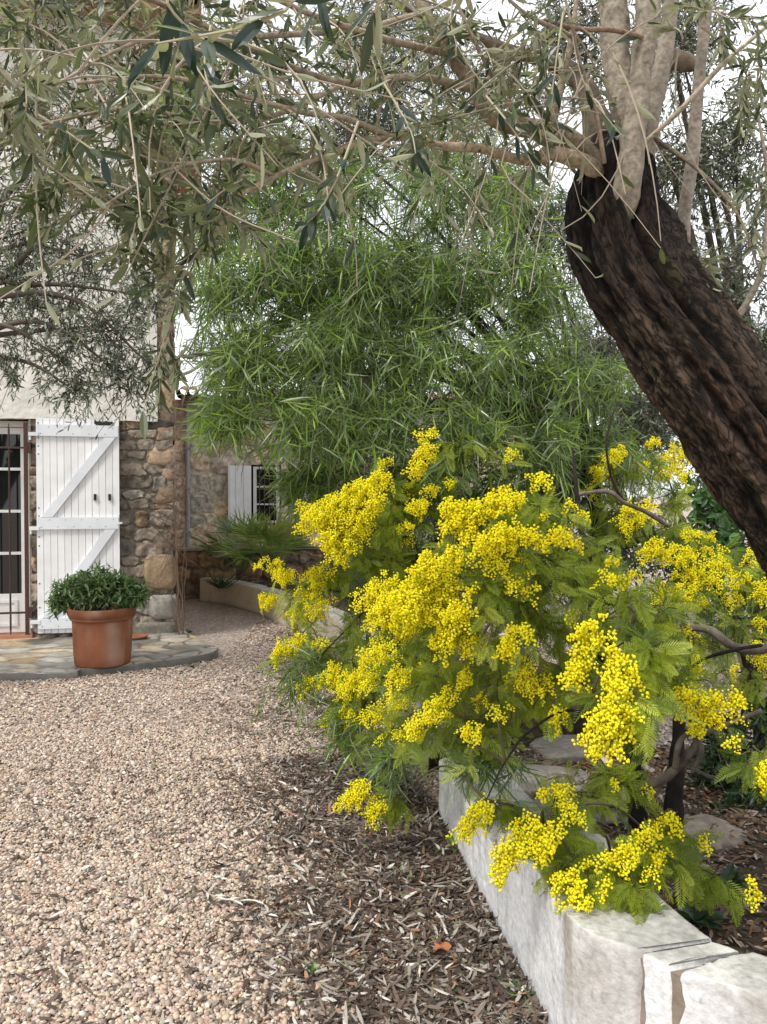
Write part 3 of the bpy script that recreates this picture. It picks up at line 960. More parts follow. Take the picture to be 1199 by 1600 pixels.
B, D, U = leaf_sites(rng, T, 9, .35, .95, False, .3)
U = U * .3 + np.array([0, 0, 1.0])
N = len(B)
place(g, LEAF_OVAL, B, D, U, rng.uniform(.045, .078, N), rng.uniform(.014, .022, N), mixcol(rng, N, [(.15, .23, .09), (.10, .17, .07), (.23, .31, .15), (.06, .11, .05)], [.4, .3, .15, .15], .2))
parts.append(g.build('foliage', M_GREEN))
adopt(shrub, parts)

# ------------------------------------------------------------------ rear wing of stone
vv = np.array([-math.sin(ROT), math.cos(ROT)])
Wo = A[:2] + vv * 3.6
wing = thing('stone_annex', 'low stone annex with pinkish walls, white shutter and barred window behind the house corner', 'house', (Wo[0], Wo[1], 0), ROT)
PALW = [(.54, .47, .38), (.48, .44, .37), (.58, .44, .34), (.42, .39, .34), (.60, .47, .30), (.56, .49, .42)]
g = G()
masonry(g, (-.40, 0, 0), (1, 0, 0), (0, 0, 1), .44, 2.95, .011, .26, .20, 65, [(.62, .46, .37), (.68, .54, .44), (.56, .45, .37), (.62, .50, .36)], (.54, .47, .39), .03, .12)
masonry(g, (.04, 0, 0), (1, 0, 0), (0, 0, 1), .98, 2.95, .013, .34, .22, 61, PALW, (.52, .47, .38), .02, .14)
masonry(g, (1.02, 0, 0), (1, 0, 0), (0, 0, 1), .46, 1.05, .02, .34, .22, 62, PALW, (.52, .47, .38), .02, .14)
masonry(g, (1.02, 0, 1.98), (1, 0, 0), (0, 0, 1), .46, .97, .02, .34, .22, 63, PALW, (.52, .47, .38), .02, .14)
masonry(g, (1.48, 0, 0), (1, 0, 0), (0, 0, 1), 5.0, 2.95, .035, .34, .22, 64, PALW, (.52, .47, .38), .02, .14)
g.build('wall', M_STONE, wing, smooth=True)
g = G()
g.box((-.38, .06, 0), (1.02, .35, 2.95), (.3, .27, .22)); g.box((1.48, .06, 0), (6.5, .35, 2.95), (.3, .27, .22))
g.box((1.02, .06, 0), (1.48, .35, 1.05), (.3, .27, .22)); g.box((1.02, .06, 1.98), (1.48, .35, 2.95), (.3, .27, .22))
g.box((6.3, .35, 0), (6.5, 5, 2.95), (.3, .27, .22)); g.box((0, 4.8, 0), (6.3, 5, 2.95), (.3, .27, .22)); g.box((1.0, .36, .9), (1.6, .9, 2.1), (.02, .02, .02))
g.build('wall_core', M_PLASTER, wing)
g = G()
for k in range(46):
    x = .0 + k * .145
    P = np.array([[[x, -.22, 3.0], [x, 1.6, 3.30]]]); add_tubes(g, P, np.full((1, 2), .078), 8, (.40, .24, .16))
g.box((0, -.15, 2.93), (6.5, .1, 2.99), (.38, .24, .17))
g.build('roof', M_TERRA, wing)
g = G()
g.box((1.05, -.03, 1.08), (1.10, .03, 1.95), wh); g.box((1.40, -.03, 1.08), (1.45, .03, 1.95), wh)
g.box((1.10, -.03, 1.08), (1.40, .03, 1.12), wh); g.box((1.10, -.03, 1.91), (1.40, .03, 1.95), wh); g.box((1.10, -.02, 1.36), (1.40, .02, 1.385), wh); g.box((1.10, -.02, 1.63), (1.40, .02, 1.655), wh)
wi = g.build('window', M_PAINT, wing)
g = G(); g.box((1.10, .031, 1.12), (1.40, .036, 1.91)); g.build('pane', M_GLASS, wi)
for x in (1.14, 1.215, 1.29, 1.365):
    g = G(); add_tubes(g, np.array([[[x, -.06, 1.06], [x, -.06, 1.97]]]), np.full((1, 2), .008), 6, (.10, .05, .06)); g.build('bar', M_IRON, wi)
g = G()
for k in range(3):
    g.box((.665 + k * .118, -.10, .97), (.665 + (k + 1) * .118 - .004, -.07, 1.96), (.83, .85, .88))
ws = g.build('shutter', M_PAINT, wing)
g = G(); g.box((.668, -.118, .965), (.70, -.102, 1.965), (.7, .71, .72)); g.build('rail', M_PAINT, ws)
g = G()
add_tubes(g, np.array([[[.075, -.07, .74], [.075, -.07, 2.85]]]), np.full((1, 2), .032), 14, (.30, .33, .36))
for z in (.95, 1.6, 2.2):
    g.box((.03, -.11, z), (.12, -.02, z + .025), (.26, .28, .30))
g.build('drainpipe', M_PAINT, wing)
g = G()
masonry(g, (-.42, -.40, 0), (1, 0, 0), (0, 0, 1), 3.4, .70, .016, .28, .17, 66, [(.22, .13, .08), (.27, .15, .08), (.18, .14, .10), (.30, .20, .11)], (.17, .14, .10), .03)
g.build('plinth', M_STONE, wing, smooth=True)
g = G(); g.box((-.42, -.44, .70), (3.0, -.02, .735), (.30, .26, .19)); g.build('ledge', M_WALLST, wing)
g = G(); add_tubes(g, np.array([[[.42, -.52, .63], [.9, -.52, .625]]]), np.full((1, 2), .03), 12, (.25, .27, .28)); g.box((.5, -.53, .60), (.53, -.4, .66), (.25, .27, .28)); g.box((.8, -.53, .60), (.83, -.4, .66), (.25, .27, .28)); g.build('waste_pipe', M_PAINT, wing)


# ------------------------------------------------------------------ walls along the bed
def sweep_block(g, F0, F1, h, n, seed, col, rough=.006, jag0=0, jag1=0, zb=-.05, top=26, side=34, bev=.014, topcol=None, tint=None):
    """masonry block: F0 = front foot line, F1 = back foot line (same number of points); closed all round"""
    F0, _ = resample([(p[0], p[1], 0) for p in F0], np.zeros(len(F0)), n)
    F1, _ = resample([(p[0], p[1], 0) for p in F1], np.zeros(len(F1)), n)
    hs = np.linspace(0, 1, side)
    prof = [(0, zb + (h - bev - zb) * a, 0) for a in hs] + [(bev * .35, h - bev * .3, 0)]
    m = len(prof)
    prof += [(bev + (1 - 2 * bev) * a, h, 1) for a in np.linspace(0, 1, top)]
    prof += [(1 - bev * .35, h - bev * .3, 1)] + [(1, h - bev - (h - bev - zb) * a, 1) for a in hs]
    prof = np.array(prof)
    wv = F1 - F0
    wl = np.linalg.norm(wv, axis=1)
    t = prof[:, 0]
    V = F0[:, None] + wv[:, None] * t[None, :, None]
    V[..., 2] = prof[:, 1]
    al = norm(np.gradient(F0, axis=0))
    nz = fbm(V * 6, seed, 3)
    # ragged ends
    e = np.linspace(0, 1, n)[:, None]
    jn = .022 * fbm(V[0] * 9, seed + 3, 4)
    V[..., :2] += (al[:, None, :2] * ((1 - e) ** 12 * jag0 * jn[None] + e ** 12 * jag1 * jn[None])[..., None])
    out = np.zeros_like(V)
    isf = np.arange(len(prof)) < m
    ist = (~isf) & (prof[:, 1] >= h - bev * .5)
    wd = norm(wv)
    out[:, isf] = -wd[:, None]; out[:, ist] = (0, 0, 1); out[:, ~(isf | ist)] = wd[:, None]
    dsp = rough * (fbm(V * 5, seed + 1, 3) * .7 + .9 * fbm(V * 24, seed + 2, 4))
    V = V + out * dsp[..., None]
    # chipped arris
    ed = np.exp(-((t[None] * wl[:, None]) / .02) ** 2) * np.exp(-((h - V[..., 2]) / .02) ** 2)
    V[..., 2] -= ed * np.clip(fbm(V * 18, seed + 7, 3), 0, 1) * .03
    C = np.broadcast_to(np.array(col), V.shape) * (1 + .12 * fbm(V * 4, seed + 8, 4) + .08 * fbm(V * 30, seed + 9, 3))[..., None]
    if topcol is not None:
        C = np.where(ist[None, :, None], np.array(topcol) * (1 + .5 * fbm(V * 7, seed + 10, 4) + .25 * fbm(V * 40, seed + 12, 3))[..., None], C)
    if tint is not None:                       # rain streaks down the face
        st = np.stack([V[..., 0] * 22 + V[..., 1] * 22, V[..., 2] * 1.2, 0 * V[..., 2]], -1)
        s_ = np.clip(fbm(st, seed + 11, 4) * 2.4 - .25, 0, 1) * isf[None] * np.clip((V[..., 2] - .0) / h, 0, 1) ** .6
        C = C * (1 - s_[..., None] * (1 - np.array(tint)))
        sp_ = np.clip(fbm(V * np.array([60, 60, 30.]), seed + 13, 2) * 4 - 1.9, 0, 1) * isf[None]
        C = C * (1 - .45 * sp_[..., None])
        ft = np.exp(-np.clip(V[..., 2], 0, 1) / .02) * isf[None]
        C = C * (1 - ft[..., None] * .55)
    blot = np.clip(fbm(V * 9, seed + 20, 5) * 3 - .5, 0, 1) * .45          # grey lichen and damp stains
    C = C * (1 - blot[..., None] * np.array([.42, .43, .48]))
    pit = np.clip(fbm(V * 55, seed + 21, 2) * 4.5 - 1.7, 0, 1)
    C = C * (1 - pit[..., None] * .40)
    k = len(prof)
    bi, bj = np.meshgrid(np.arange(n - 1), np.arange(k - 1), indexing='ij'); b0 = bi * k + bj
    fs = [np.stack([b0, b0 + k, b0 + k + 1, b0 + 1], -1).reshape(-1, 4)]
    # end caps as fans split into a strip between front and back profile
    caps = []
    for r0, flip in ((0, False), ((n - 1) * k, True)):
        for q in range(k // 2):
            a_, b_, c_, d_ = r0 + q, r0 + q + 1, r0 + k - 2 - q, r0 + k - 1 - q
            if b_ >= c_: 
                break
            caps.append([a_, b_, c_, d_] if not flip else [d_, c_, b_, a_])
    fs.append(np.array(caps))
    g.addm(V.reshape(-1, 3), fs, C.reshape(-1, 3))


WC, TC, TN = (.66, .665, .67), (.50, .495, .46), (.50, .455, .40)
gw = thing('garden_wall', 'white rendered stone wall with open cracks, bordering the planting bed in the foreground', 'wall', (.45, 2.2, 0))
parts = []


def fx(y): return .457 - .142 * (y - 2.21)


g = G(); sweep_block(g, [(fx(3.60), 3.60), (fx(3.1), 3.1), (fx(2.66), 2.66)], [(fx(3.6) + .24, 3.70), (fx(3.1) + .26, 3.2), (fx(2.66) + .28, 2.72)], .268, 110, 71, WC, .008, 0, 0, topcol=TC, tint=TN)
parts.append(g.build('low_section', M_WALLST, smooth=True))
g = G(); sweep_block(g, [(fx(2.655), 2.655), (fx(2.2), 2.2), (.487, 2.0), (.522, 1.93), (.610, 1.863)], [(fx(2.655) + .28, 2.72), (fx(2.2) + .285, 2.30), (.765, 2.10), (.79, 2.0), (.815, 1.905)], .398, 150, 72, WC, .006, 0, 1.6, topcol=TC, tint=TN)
parts.append(g.build('wall_block', M_WALLST, smooth=True))
g = G(); sweep_block(g, [(.634, 1.846), (.655, 1.828), (.677, 1.802)], [(.824, 1.897), (.845, 1.878), (.865, 1.858)], .392, 40, 73, WC, .005, 1.4, 1.2, topcol=TC)
parts.append(g.build('wall_block', M_WALLST, smooth=True))
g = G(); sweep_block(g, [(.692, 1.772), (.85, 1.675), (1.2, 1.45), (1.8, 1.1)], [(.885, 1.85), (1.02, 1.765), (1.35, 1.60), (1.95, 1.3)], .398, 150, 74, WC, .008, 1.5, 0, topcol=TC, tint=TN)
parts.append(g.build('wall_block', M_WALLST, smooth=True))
g = G(); g.box((0, 0, 0), (1, 1, 1), (.22, .18, .14), M=lambda v: np.array([[.605 + .13 * a[0] + .17 * a[1], 1.885 - .135 * a[0] + .045 * a[1], -.02 + .395 * a[2]] for a in v]))
parts.append(g.build('mortar', M_STONE))
adopt(gw, parts)

g = G()
bk_ = PL + np.array([[.05, .22], [.10, .2], [.16, .14], [.18, .1], [.2, .08], [.22, .04], [.23, .02], [.23, .0]])
sweep_block(g, PL, bk_, .325, 300, 81, (.64, .56, .43), .006, topcol=(.52, .50, .44), side=16, top=10, tint=(.85, .8, .72))
o = g.build('planter_wall', M_WALLST, smooth=True)
tag(o, 'low curving beige rendered wall running from the stone annex beside the gravel drive', 'wall')
g = G()                                           # planted earth behind it
u, v = np.meshgrid(np.linspace(0, 1, 60), np.linspace(0, 1, 20), indexing='ij')
bx = np.interp(u * 7, np.arange(8), bk_[:, 0]); by = np.interp(u * 7, np.arange(8), bk_[:, 1])
xx = bx - .05 + v * 1.3; yy = by + v * .3
q = np.stack([xx, yy, 0 * xx], -1)
zz = .24 + .04 * fbm(q * 3, 82, 3); zz = np.where((v > .93) | (u > .985), 0, zz)
bi, bj = np.meshgrid(np.arange(59), np.arange(19), indexing='ij'); b0 = bi * 20 + bj
g.add(np.stack([xx, yy, zz], -1), np.stack([b0, b0 + 20, b0 + 21, b0 + 1], -1).reshape(-1, 4), (.09, .065, .045))
o = g.build('bed_soil', M_SOIL, smooth=True); o['kind'] = 'structure'


# ------------------------------------------------------------------ slabs of the little path behind the wall
def slab(px, py, z, w, h, rot, seed, label, col=(.19, .18, .16)):
    d = (CAM[2] - z) * F / (py - 775)
    c = P3(px, py, d)
    r = np.random.default_rng(seed)
    tv, tf = icosphere(3)
    v = np.sign(tv) * np.abs(tv) ** np.array([.6, .6, .35])
    v = v * np.array([w / 2, h / 2, .04]) * (1 + .16 * fbm(tv * 1.6, seed, 3))[:, None]
    v[:, 2] += .006 * fbm(v * 12, seed + 2, 3)
    ca, sa = math.cos(rot), math.sin(rot)
    v = np.stack([v[:, 0] * ca - v[:, 1] * sa, v[:, 0] * sa + v[:, 1] * ca, v[:, 2]], -1)
    g = G(); g.add(v, tf, np.array(col) * (1 + .5 * fbm(v * 9, seed + 1, 4))[:, None])
    o = g.build('stone_slab', M_STONE, smooth=True); o.location = (c[0], c[1], z - .035)
    tag(o, label, 'slab', 'slabs of the path through the bed')


slab(895, 1165, .17, .42, .34, .2, 3, 'flat grey stone slab of the path, farthest from the camera')
slab(840, 1215, .17, .52, .36, -.15, 4, 'broad grey stone slab of the path, just behind the low end of the white wall')
slab(900, 1265, .18, .50, .30, .1, 5, 'grey stone slab of the path, nearest the camera under the low mimosa branch')
slab(1095, 1300, .19, .34, .26, .5, 6, 'pale flat stone lying on the soil right of the mimosa stems', (.24, .2, .17))


# ------------------------------------------------------------------ leaves seen on branches: generic crown
def crown(gl, gt, rng, clumps, tmpl, per, J, Ln, Wd, cols, cp, spread=.8, droop=.15, seg=6, tw=.003, twc=(.22, .18, .13), opposite=True, inner=.35,
          t0=.2, upw=0.0, down=0.0, bias=(0, 0, 0), jit=.25, bend=None, wob=.06, cvar=.18):
    for cl in clumps:
        c, r = ell(*cl[:5], *(cl[5:6] if len(cl) > 5 and cl[5] else []))
        k = cl[6] if len(cl) > 6 else 1.0
        n = max(3, int(per * k))
        T = twigs_in(rng, c, r, n, seg, droop, inner, bias, wob)
        add_tubes(gt, T, np.linspace(tw, tw * .35, seg)[None] * rng.uniform(.7, 1.3, (n, 1)), 3, np.asarray(twc) * rng.uniform(.7, 1.3, (n, 1)))
        B, D, U = leaf_sites(rng, T, J, t0, spread, opposite, jit)
        D = norm(D + np.array([0, 0, -down])); U = U + np.array([0, 0, upw])
        N = len(B)
        Lr = rng.uniform(Ln[0], Ln[1], N)
        place(gl, tmpl, B, D, U, Lr, Lr * rng.uniform(Wd[0], Wd[1], N), mixcol(rng, N, cols, cp, cvar),
              None if bend is None else rng.normal(bend[0], bend[1], N))


# ------------------------------------------------------------------ the leaning olive tree
rng = np.random.default_rng(101)
tr_pts = [P3(1530, 1560, 2.15), P3(1470, 1330, 2.12), P3(1400, 1090, 2.08), P3(1298, 870, 2.02), P3(1197, 720, 1.98), P3(1108, 600, 1.95), P3(1040, 500, 1.95), P3(985, 410, 1.97), P3(962, 330, 2.0), P3(958, 265, 2.02), P3(960, 215, 2.04)]
tr_rad = [.22, .17, .156, .148, .138, .126, .122, .126, .118, .098, .055]
olive = thing('olive_tree', 'old olive tree with thick dark leaning trunk and pale upright limbs in the foreground', 'tree', tuple(tr_pts[0]))
parts = []
n, k = 560, 260
c, r = resample(tr_pts, tr_rad, n)
V, off, th = tube_grid(c[None], r[None], k)
V, off = V[0], off[0]
s_len = np.concatenate([[0], np.cumsum(np.linalg.norm(np.diff(c, axis=0), axis=1))])
ss = s_len[:, None] + 0 * th[None]
tw_ = th[None] + .35 * fbm(np.stack([ss * 2, 0 * ss, 0 * ss], -1), 5, 3) + .25 * ss
pc = np.stack([np.cos(tw_) * 1.0, np.sin(tw_) * 1.0, ss * 1.0], -1)
lobes = .16 * vnoise(pc * np.array([1.7, 1.7, 1.5]), 91) + .10 * fbm(pc * np.array([3.2, 3.2, 3.0]), 92, 3)
wob_ = .03 * fbm(np.stack([np.cos(tw_) * .6, np.sin(tw_) * .6, ss * 5], -1), 89, 3)
qm = np.stack([np.cos(tw_) * .135 + wob_, np.sin(tw_) * .135 + wob_, ss * .27], -1)
rid = 1 - np.abs(fbm(qm * 42, 93, 4)) * 3.2
fine = 1 - np.abs(fbm(qm * 115, 94, 3)) * 3.0
plate = fbm(qm * 20, 90, 3)
# cleft facing the camera
cam_dir = norm(CAM - c)
ang = []
frameA = off[:, 0]; frameB = off[:, k // 4]
ca_ = (cam_dir * frameA).sum(1); cb_ = (cam_dir * frameB).sum(1)
camth = np.arctan2(cb_, ca_)
camth = np.unwrap(camth)


def cleft(shift, width, depth, s0, s1, seed):
    cen = camth + shift + .22 * fbm(np.stack([s_len * 5, 0 * s_len, 0 * s_len], -1), seed, 4)
    d = np.angle(np.exp(1j * (th[None] - cen[:, None])))
    env = np.clip((s_len - s0) / .15, 0, 1) * np.clip((s1 - s_len) / .12, 0, 1)
    return -depth * np.exp(-(d / width) ** 2) * env[:, None]


tot = s_len[-1]
sgn = -1 if (norm(off[200, 0]) @ np.array([1, 0, 0])) > 0 else 1
cl1 = cleft(.45, .12, .30, tot * .42, tot * .95, 95)
cl2 = cleft(-.15, .10, .25, tot * .45, tot * .86, 96)
cl3 = cleft(.95, .08, .16, tot * .40, tot * .7, 97)
topw = np.clip((s_len / tot - .78) / .14, 0, 1)[:, None]
rag = topw * (.35 * fbm(pc * np.array([3.5, 3.5, 5]), 98, 4))
knob = .055 * vnoise(np.stack([np.cos(tw_) * 4, np.sin(tw_) * 4, ss * 9], -1), 88) + .03 * vnoise(np.stack([np.cos(tw_) * 8, np.sin(tw_) * 8, ss * 20], -1), 87)
disp = knob + lobes + .060 * rid + .03 * fine + .11 * plate + cl1 + cl2 + cl3 + rag
V = V + off * (disp * r[:, None])[..., None]
base_c = np.array([.054, .038, .027])
tone = fbm(pc * np.array([3, 3, 2.]), 99, 4)
C = base_c * np.clip(.85 + .9 * tone + .75 * (rid - .5) + .45 * (fine - .5) + .5 * plate, .12, 3)[..., None]
red = np.clip(fbm(pc * np.array([3, 3, 4.]), 100, 3) * 4 - .2, 0, 1) * np.clip((ss / s_len[-1] - .35) * 4, .15, 1)
C = C * (1 - red[..., None] * .55) + np.array([.080, .043, .028]) * red[..., None] * .55 * np.clip(.7 + .8 * (rid - .5), .2, 2)[..., None]
moss = np.clip(fbm(pc * np.array([5, 5, 6.]), 102, 3) * 4 - 1.4, 0, 1)
C = C * (1 - moss[..., None] * .6) + np.array([.055, .065, .02]) * moss[..., None] * .6
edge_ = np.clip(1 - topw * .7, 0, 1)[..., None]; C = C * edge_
cleft_shade_rot = np.clip(-(cl1 + cl3 + cl2) * 3.2, 0, 1)[..., None] * .6 + np.clip(topw * (fbm(pc * 3, 103, 3) * 3 + .3), 0, 1)[..., None] * .75
C = C * (1 - np.clip(cleft_shade_rot, 0, 1)) + np.array([.018, .013, .012]) * np.clip(cleft_shade_rot, 0, 1)     # deep shade painted into the clefts; charred-looking rotten wood at the top
g = G()
vv_ = np.concatenate([V.reshape(-1, 3), c[-1:] + [[0, 0, -.05]]])
j = np.arange(k); j2 = (j + 1) % k
g.addm(vv_, [tube_faces(1, n, k), np.stack([(n - 1) * k + j, (n - 1) * k + j2, np.full(k, n * k)], -1)], np.concatenate([C.reshape(-1, 3), [[.02, .015, .012]]]))
to = g.build('trunk', M_TRUNK, smooth=True)
ga = to.data.attributes.new('Grain', 'FLOAT_VECTOR', 'POINT')
ga.data.foreach_set('vector', np.concatenate([qm.reshape(-1, 3), qm[-1, :1]]).astype(np.float32).ravel())
parts.append(to)

LB = (.29, .25, .195)
LB2 = (.30, .24, .18)


def limb(pix, rad, col=LB, n=40, sides=14, name='limb', mat=M_SMOOTHBARK, rough=.10, freq=14):
    g = G()
    pts = [P3(*p) for p in pix]
    c = add_limb(g, pts, rad, sides, n, col, rough, int(pix[0][0]), freq)
    parts.append(g.build(name, mat, smooth=True))
    return c


L_all = []
L_all.append(limb([(962, 365, 1.99), (972, 335, 1.92), (980, 290, 1.88), (988, 235, 1.87), (992, 175, 1.88), (1003, 100, 1.88), (1012, 20, 1.88), (1018, -120, 1.9), (1035, -400, 1.95)], [.030, .035, .033, .030, .029, .024, .030, .026, .016], n=110, sides=28, rough=.16, freq=22))
L_all.append(limb([(990, 225, 1.90), (978, 170, 1.91), (966, 110, 1.93), (960, 50, 1.94), (957, -20, 1.95), (950, -120, 1.97), (930, -350, 2.0)], [.020, .033, .035, .036, .034, .030, .018], n=90, sides=28, rough=.16, freq=22))
L_all.append(limb([(1003, 270, 2.0), (1012, 210, 2.0), (1027, 140, 2.02), (1042, 60, 2.04), (1050, -20, 2.05), (1070, -300, 2.1)], [.026, .024, .024, .021, .019, .01], n=60, sides=18))
L_all.append(limb([(975, 330, 2.03), (948, 282, 1.99), (918, 240, 1.96), (868, 208, 1.93), (815, 198, 1.90), (770, 180, 1.88), (745, 140, 1.88), (705, 85, 1.86), (665, 20, 1.84), (640, -60, 1.84), (560, -260, 1.8)], [.03, .033, .028, .024, .023, .022, .019, .017, .015, .013, .008], (.26, .21, .15), n=90, sides=20))
L_all.append(limb([(960, 320, 2.02), (925, 262, 1.93), (880, 243, 1.90), (858, 240, 1.90), (835, 250, 1.9), (800, 247, 1.88), (750, 232, 1.84), (690, 228, 1.8), (610, 214, 1.74), (520, 240, 1.66), (430, 275, 1.58), (350, 318, 1.5), (290, 345, 1.45)], [.02, .022, .017, .015, .013, .012, .011, .010, .008, .0065, .005, .004, .002], (.36, .29, .20), n=110, sides=10))
L_all.append(limb([(945, 245, 2.1), (930, 180, 2.15), (905, 125, 2.2), (860, 95, 2.24), (800, 80, 2.28), (700, 40, 2.3), (560, -20, 2.3)], [.055, .038, .028, .022, .018, .013, .008], (.10, .08, .06), n=60, sides=16, mat=M_BARK, rough=.2))
L_all.append(limb([(1010, 120, 2.3), (1040, 92, 2.3), (1070, 98, 2.3), (1085, 105, 2.3)], [.03, .033, .03, .016], (.15, .12, .09), n=24, sides=14, mat=M_BARK, rough=.2))
L_all.append(limb([(1066, 420, 2.2), (1070, 330, 2.2), (1082, 250, 2.2), (1090, 150, 2.2), (1100, 50, 2.2), (1110, -60, 2.2), (1120, -300, 2.2)], [.019, .017, .017, .017, .016, .014, .008], (.30, .26, .21), n=60, sides=12))
L_all.append(limb([(1136, 512, 1.98), (1160, 485, 1.95), (1188, 430, 1.93), (1197, 370, 1.92), (1200, 280, 1.92), (1185, 180, 1.9)], [.012, .009, .008, .0075, .006, .003], (.28, .24, .19), n=50, sides=8))
L_all.append(limb([(1005, 225, 1.86), (1060, 175, 1.80), (1130, 100, 1.75), (1199, 40, 1.7), (1300, -60, 1.6)], [.006, .0055, .005, .0045, .002], (.42, .37, .28), n=30, sides=6, name='branch'))
L_all.append(limb([(1020, 215, 1.98), (1085, 260, 1.9), (1150, 330, 1.85), (1190, 430, 1.8)], [.006, .005, .004, .0025], (.20, .16, .12), n=30, sides=6, name='branch'))
L_all.append(limb([(1008, 60, 1.86), (960, 47, 1.82), (905, 45, 1.78), (850, 30, 1.75)], [.006, .006, .005, .003], (.25, .17, .12), n=24, sides=6, name='branch'))
for pix, rr in (([(850, 255, 1.9), (862, 200, 1.88), (880, 120, 1.85), (893, 60, 1.84), (905, -30, 1.82)], .012), ([(945, 255, 1.9), (930, 170, 1.84), (905, 90, 1.8), (880, -20, 1.76)], .006),
                ([(610, 214, 1.74), (540, 185, 1.66), (470, 175, 1.58), (380, 150, 1.5), (260, 120, 1.42), (120, 130, 1.35)], .007),
                ([(430, 275, 1.58), (360, 250, 1.5), (250, 270, 1.42), (150, 330, 1.36)], .005),
                ([(665, 20, 1.84), (560, 45, 1.7), (430, 55, 1.5), (340, 55, 1.3), (250, 65, 1.1)], .008),
                ([(745, 140, 1.88), (650, 120, 1.78), (540, 130, 1.7), (420, 90, 1.6), (300, 30, 1.5), (180, -30, 1.4)], .010),
                ([(705, 85, 1.86), (600, 60, 1.7), (480, 20, 1.55), (380, -30, 1.4)], .009),
                ([(540, 130, 1.7), (430, 180, 1.6), (330, 190, 1.52), (200, 170, 1.45), (40, 200, 1.4)], .006),
                ([(900, 60, 1.84), (820, 20, 1.7), (760, -40, 1.6)], .006),
                ([(300, 30, 1.5), (180, 80, 1.4), (90, 130, 1.35), (-20, 170, 1.3)], .004),
                ([(870, 225, 1.9), (800, 170, 1.8), (740, 60, 1.72), (700, -30, 1.7)], .007)):
    L_all.append(limb(pix, np.linspace(rr, rr * .4, len(pix)), (.33, .27, .20), n=36, sides=6, name='branch'))

# long bare shoots crossing the canopy
g = G()
allp = np.concatenate([q[len(q) // 3:] for q in L_all[3:6] + L_all[12:]])
N = 170
st = allp[rng.integers(0, len(allp), N)]
dr = norm(rng.normal(size=(N, 3)) * [1, .6, .9] + [-.35, -.15, -.1])
ln = rng.uniform(.12, .42, (N, 1, 1)); t = np.linspace(0, 1, 8)[None, :, None]
T = st[:, None] + dr[:, None] * ln * t + rdir(rng, N)[:, None] * np.sin(t * 3.14) * .04 - np.array([0, 0, 1]) * ln * .35 * t ** 2
add_tubes(g, T, np.linspace(.0022, .0009, 8)[None] * rng.uniform(.6, 1.3, (N, 1)), 4, np.array([.36, .31, .24]) * rng.uniform(.6, 1.3, (N, 1)))
tops = [P3(980, 0, 1.9), P3(1010, 100, 1.9), P3(1040, 60, 2.0), P3(960, 200, 1.95)]
for q in range(12):
    s0 = tops[q % 4] + rng.normal(0, .05, 3)
    e0 = P3(rng.uniform(700, 1199), rng.uniform(-50, 420), rng.uniform(1.5, 2.2))
    mid_ = (s0 + e0) / 2 + rng.normal(0, .14, 3)
    tt = np.linspace(0, 1, 8)[:, None]
    T1 = s0 * (1 - tt) ** 2 + 2 * mid_ * tt * (1 - tt) + e0 * tt ** 2
    add_tubes(g, T1[None], np.linspace(.0026, .001, 8)[None], 4, (.30, .25, .19))
g2 = G()
B, D, U = leaf_sites(rng, T, 7, .35, .7, True, .3)
kk = rng.random(len(B)) < .65
B, D, U = B[kk], D[kk], U[kk]
OC, OCP = [(.065, .088, .045), (.085, .11, .05), (.12, .14, .075), (.045, .065, .042)], [.35, .3, .2, .15]
N = len(B)
D = norm(D + [0, 0, -.25])
Lr = rng.uniform(.04, .06, N)
place(g2, LEAF_OLIVE_NEAR, B, D, U + [0, 0, .35], Lr, Lr * rng.uniform(.19, .25, N), mixcol(rng, N, OC, OCP, .15), rng.normal(.6, .9, N))
# leafy clumps: x, y, width, height, distance, depth radius, density
OCL = [(60, 40, 260, 180, 1.5, .2, 1.0), (220, 70, 260, 170, 1.55, .25, 1.1), (400, 60, 240, 160, 1.6, .25, 1.0), (560, 90, 220, 180, 1.75, .25, .8),
       (60, 180, 240, 150, 1.5, .2, 1.0), (220, 210, 260, 160, 1.5, .25, 1.1), (390, 190, 220, 150, 1.6, .25, .9), (240, 330, 200, 120, 1.5, .2, .8),
       (340, 320, 150, 160, 1.5, .2, .8), (110, 290, 160, 100, 1.45, .15, .6), (260, 440, 90, 160, 1.5, .12, .35), (270, 560, 60, 150, 1.5, .1, .25), (700, 60, 200, 160, 1.8, .25, .6),
       (830, 80, 160, 170, 1.7, .25, .5), (520, 250, 200, 130, 1.65, .2, .5), (650, 200, 150, 130, 1.7, .2, .4), (20, 120, 120, 200, 1.2, .15, .4),
       (1110, 20, 170, 160, 1.7, .2, .45), (1175, 120, 90, 140, 1.7, .2, .35), (1100, 420, 90, 90, 1.9, .1, .3), (1180, 300, 70, 160, 1.8, .1, .3),
       (300, -80, 700, 160, 1.8, .4, 1.2), (900, -150, 700, 260, 2.0, .6, 1.4), (1100, -420, 900, 500, 2.3, .9, 1.5),  # from here on: unseen upper crown, clumps added to shade trunk and gravel
       (1400, 0, 400, 700, 2.2, .6, 1.4), (750, -600, 1100, 400, 2.3, .9, 1.0)]
crown(g2, g, rng, OCL, LEAF_OLIVE_NEAR, 23, 14, (.028, .048), (.17, .24), OC, OCP, spread=.72, droop=.25, seg=7, tw=.0020, twc=(.32, .27, .20), upw=.35, down=.2, bend=(.6, .9), inner=.5)
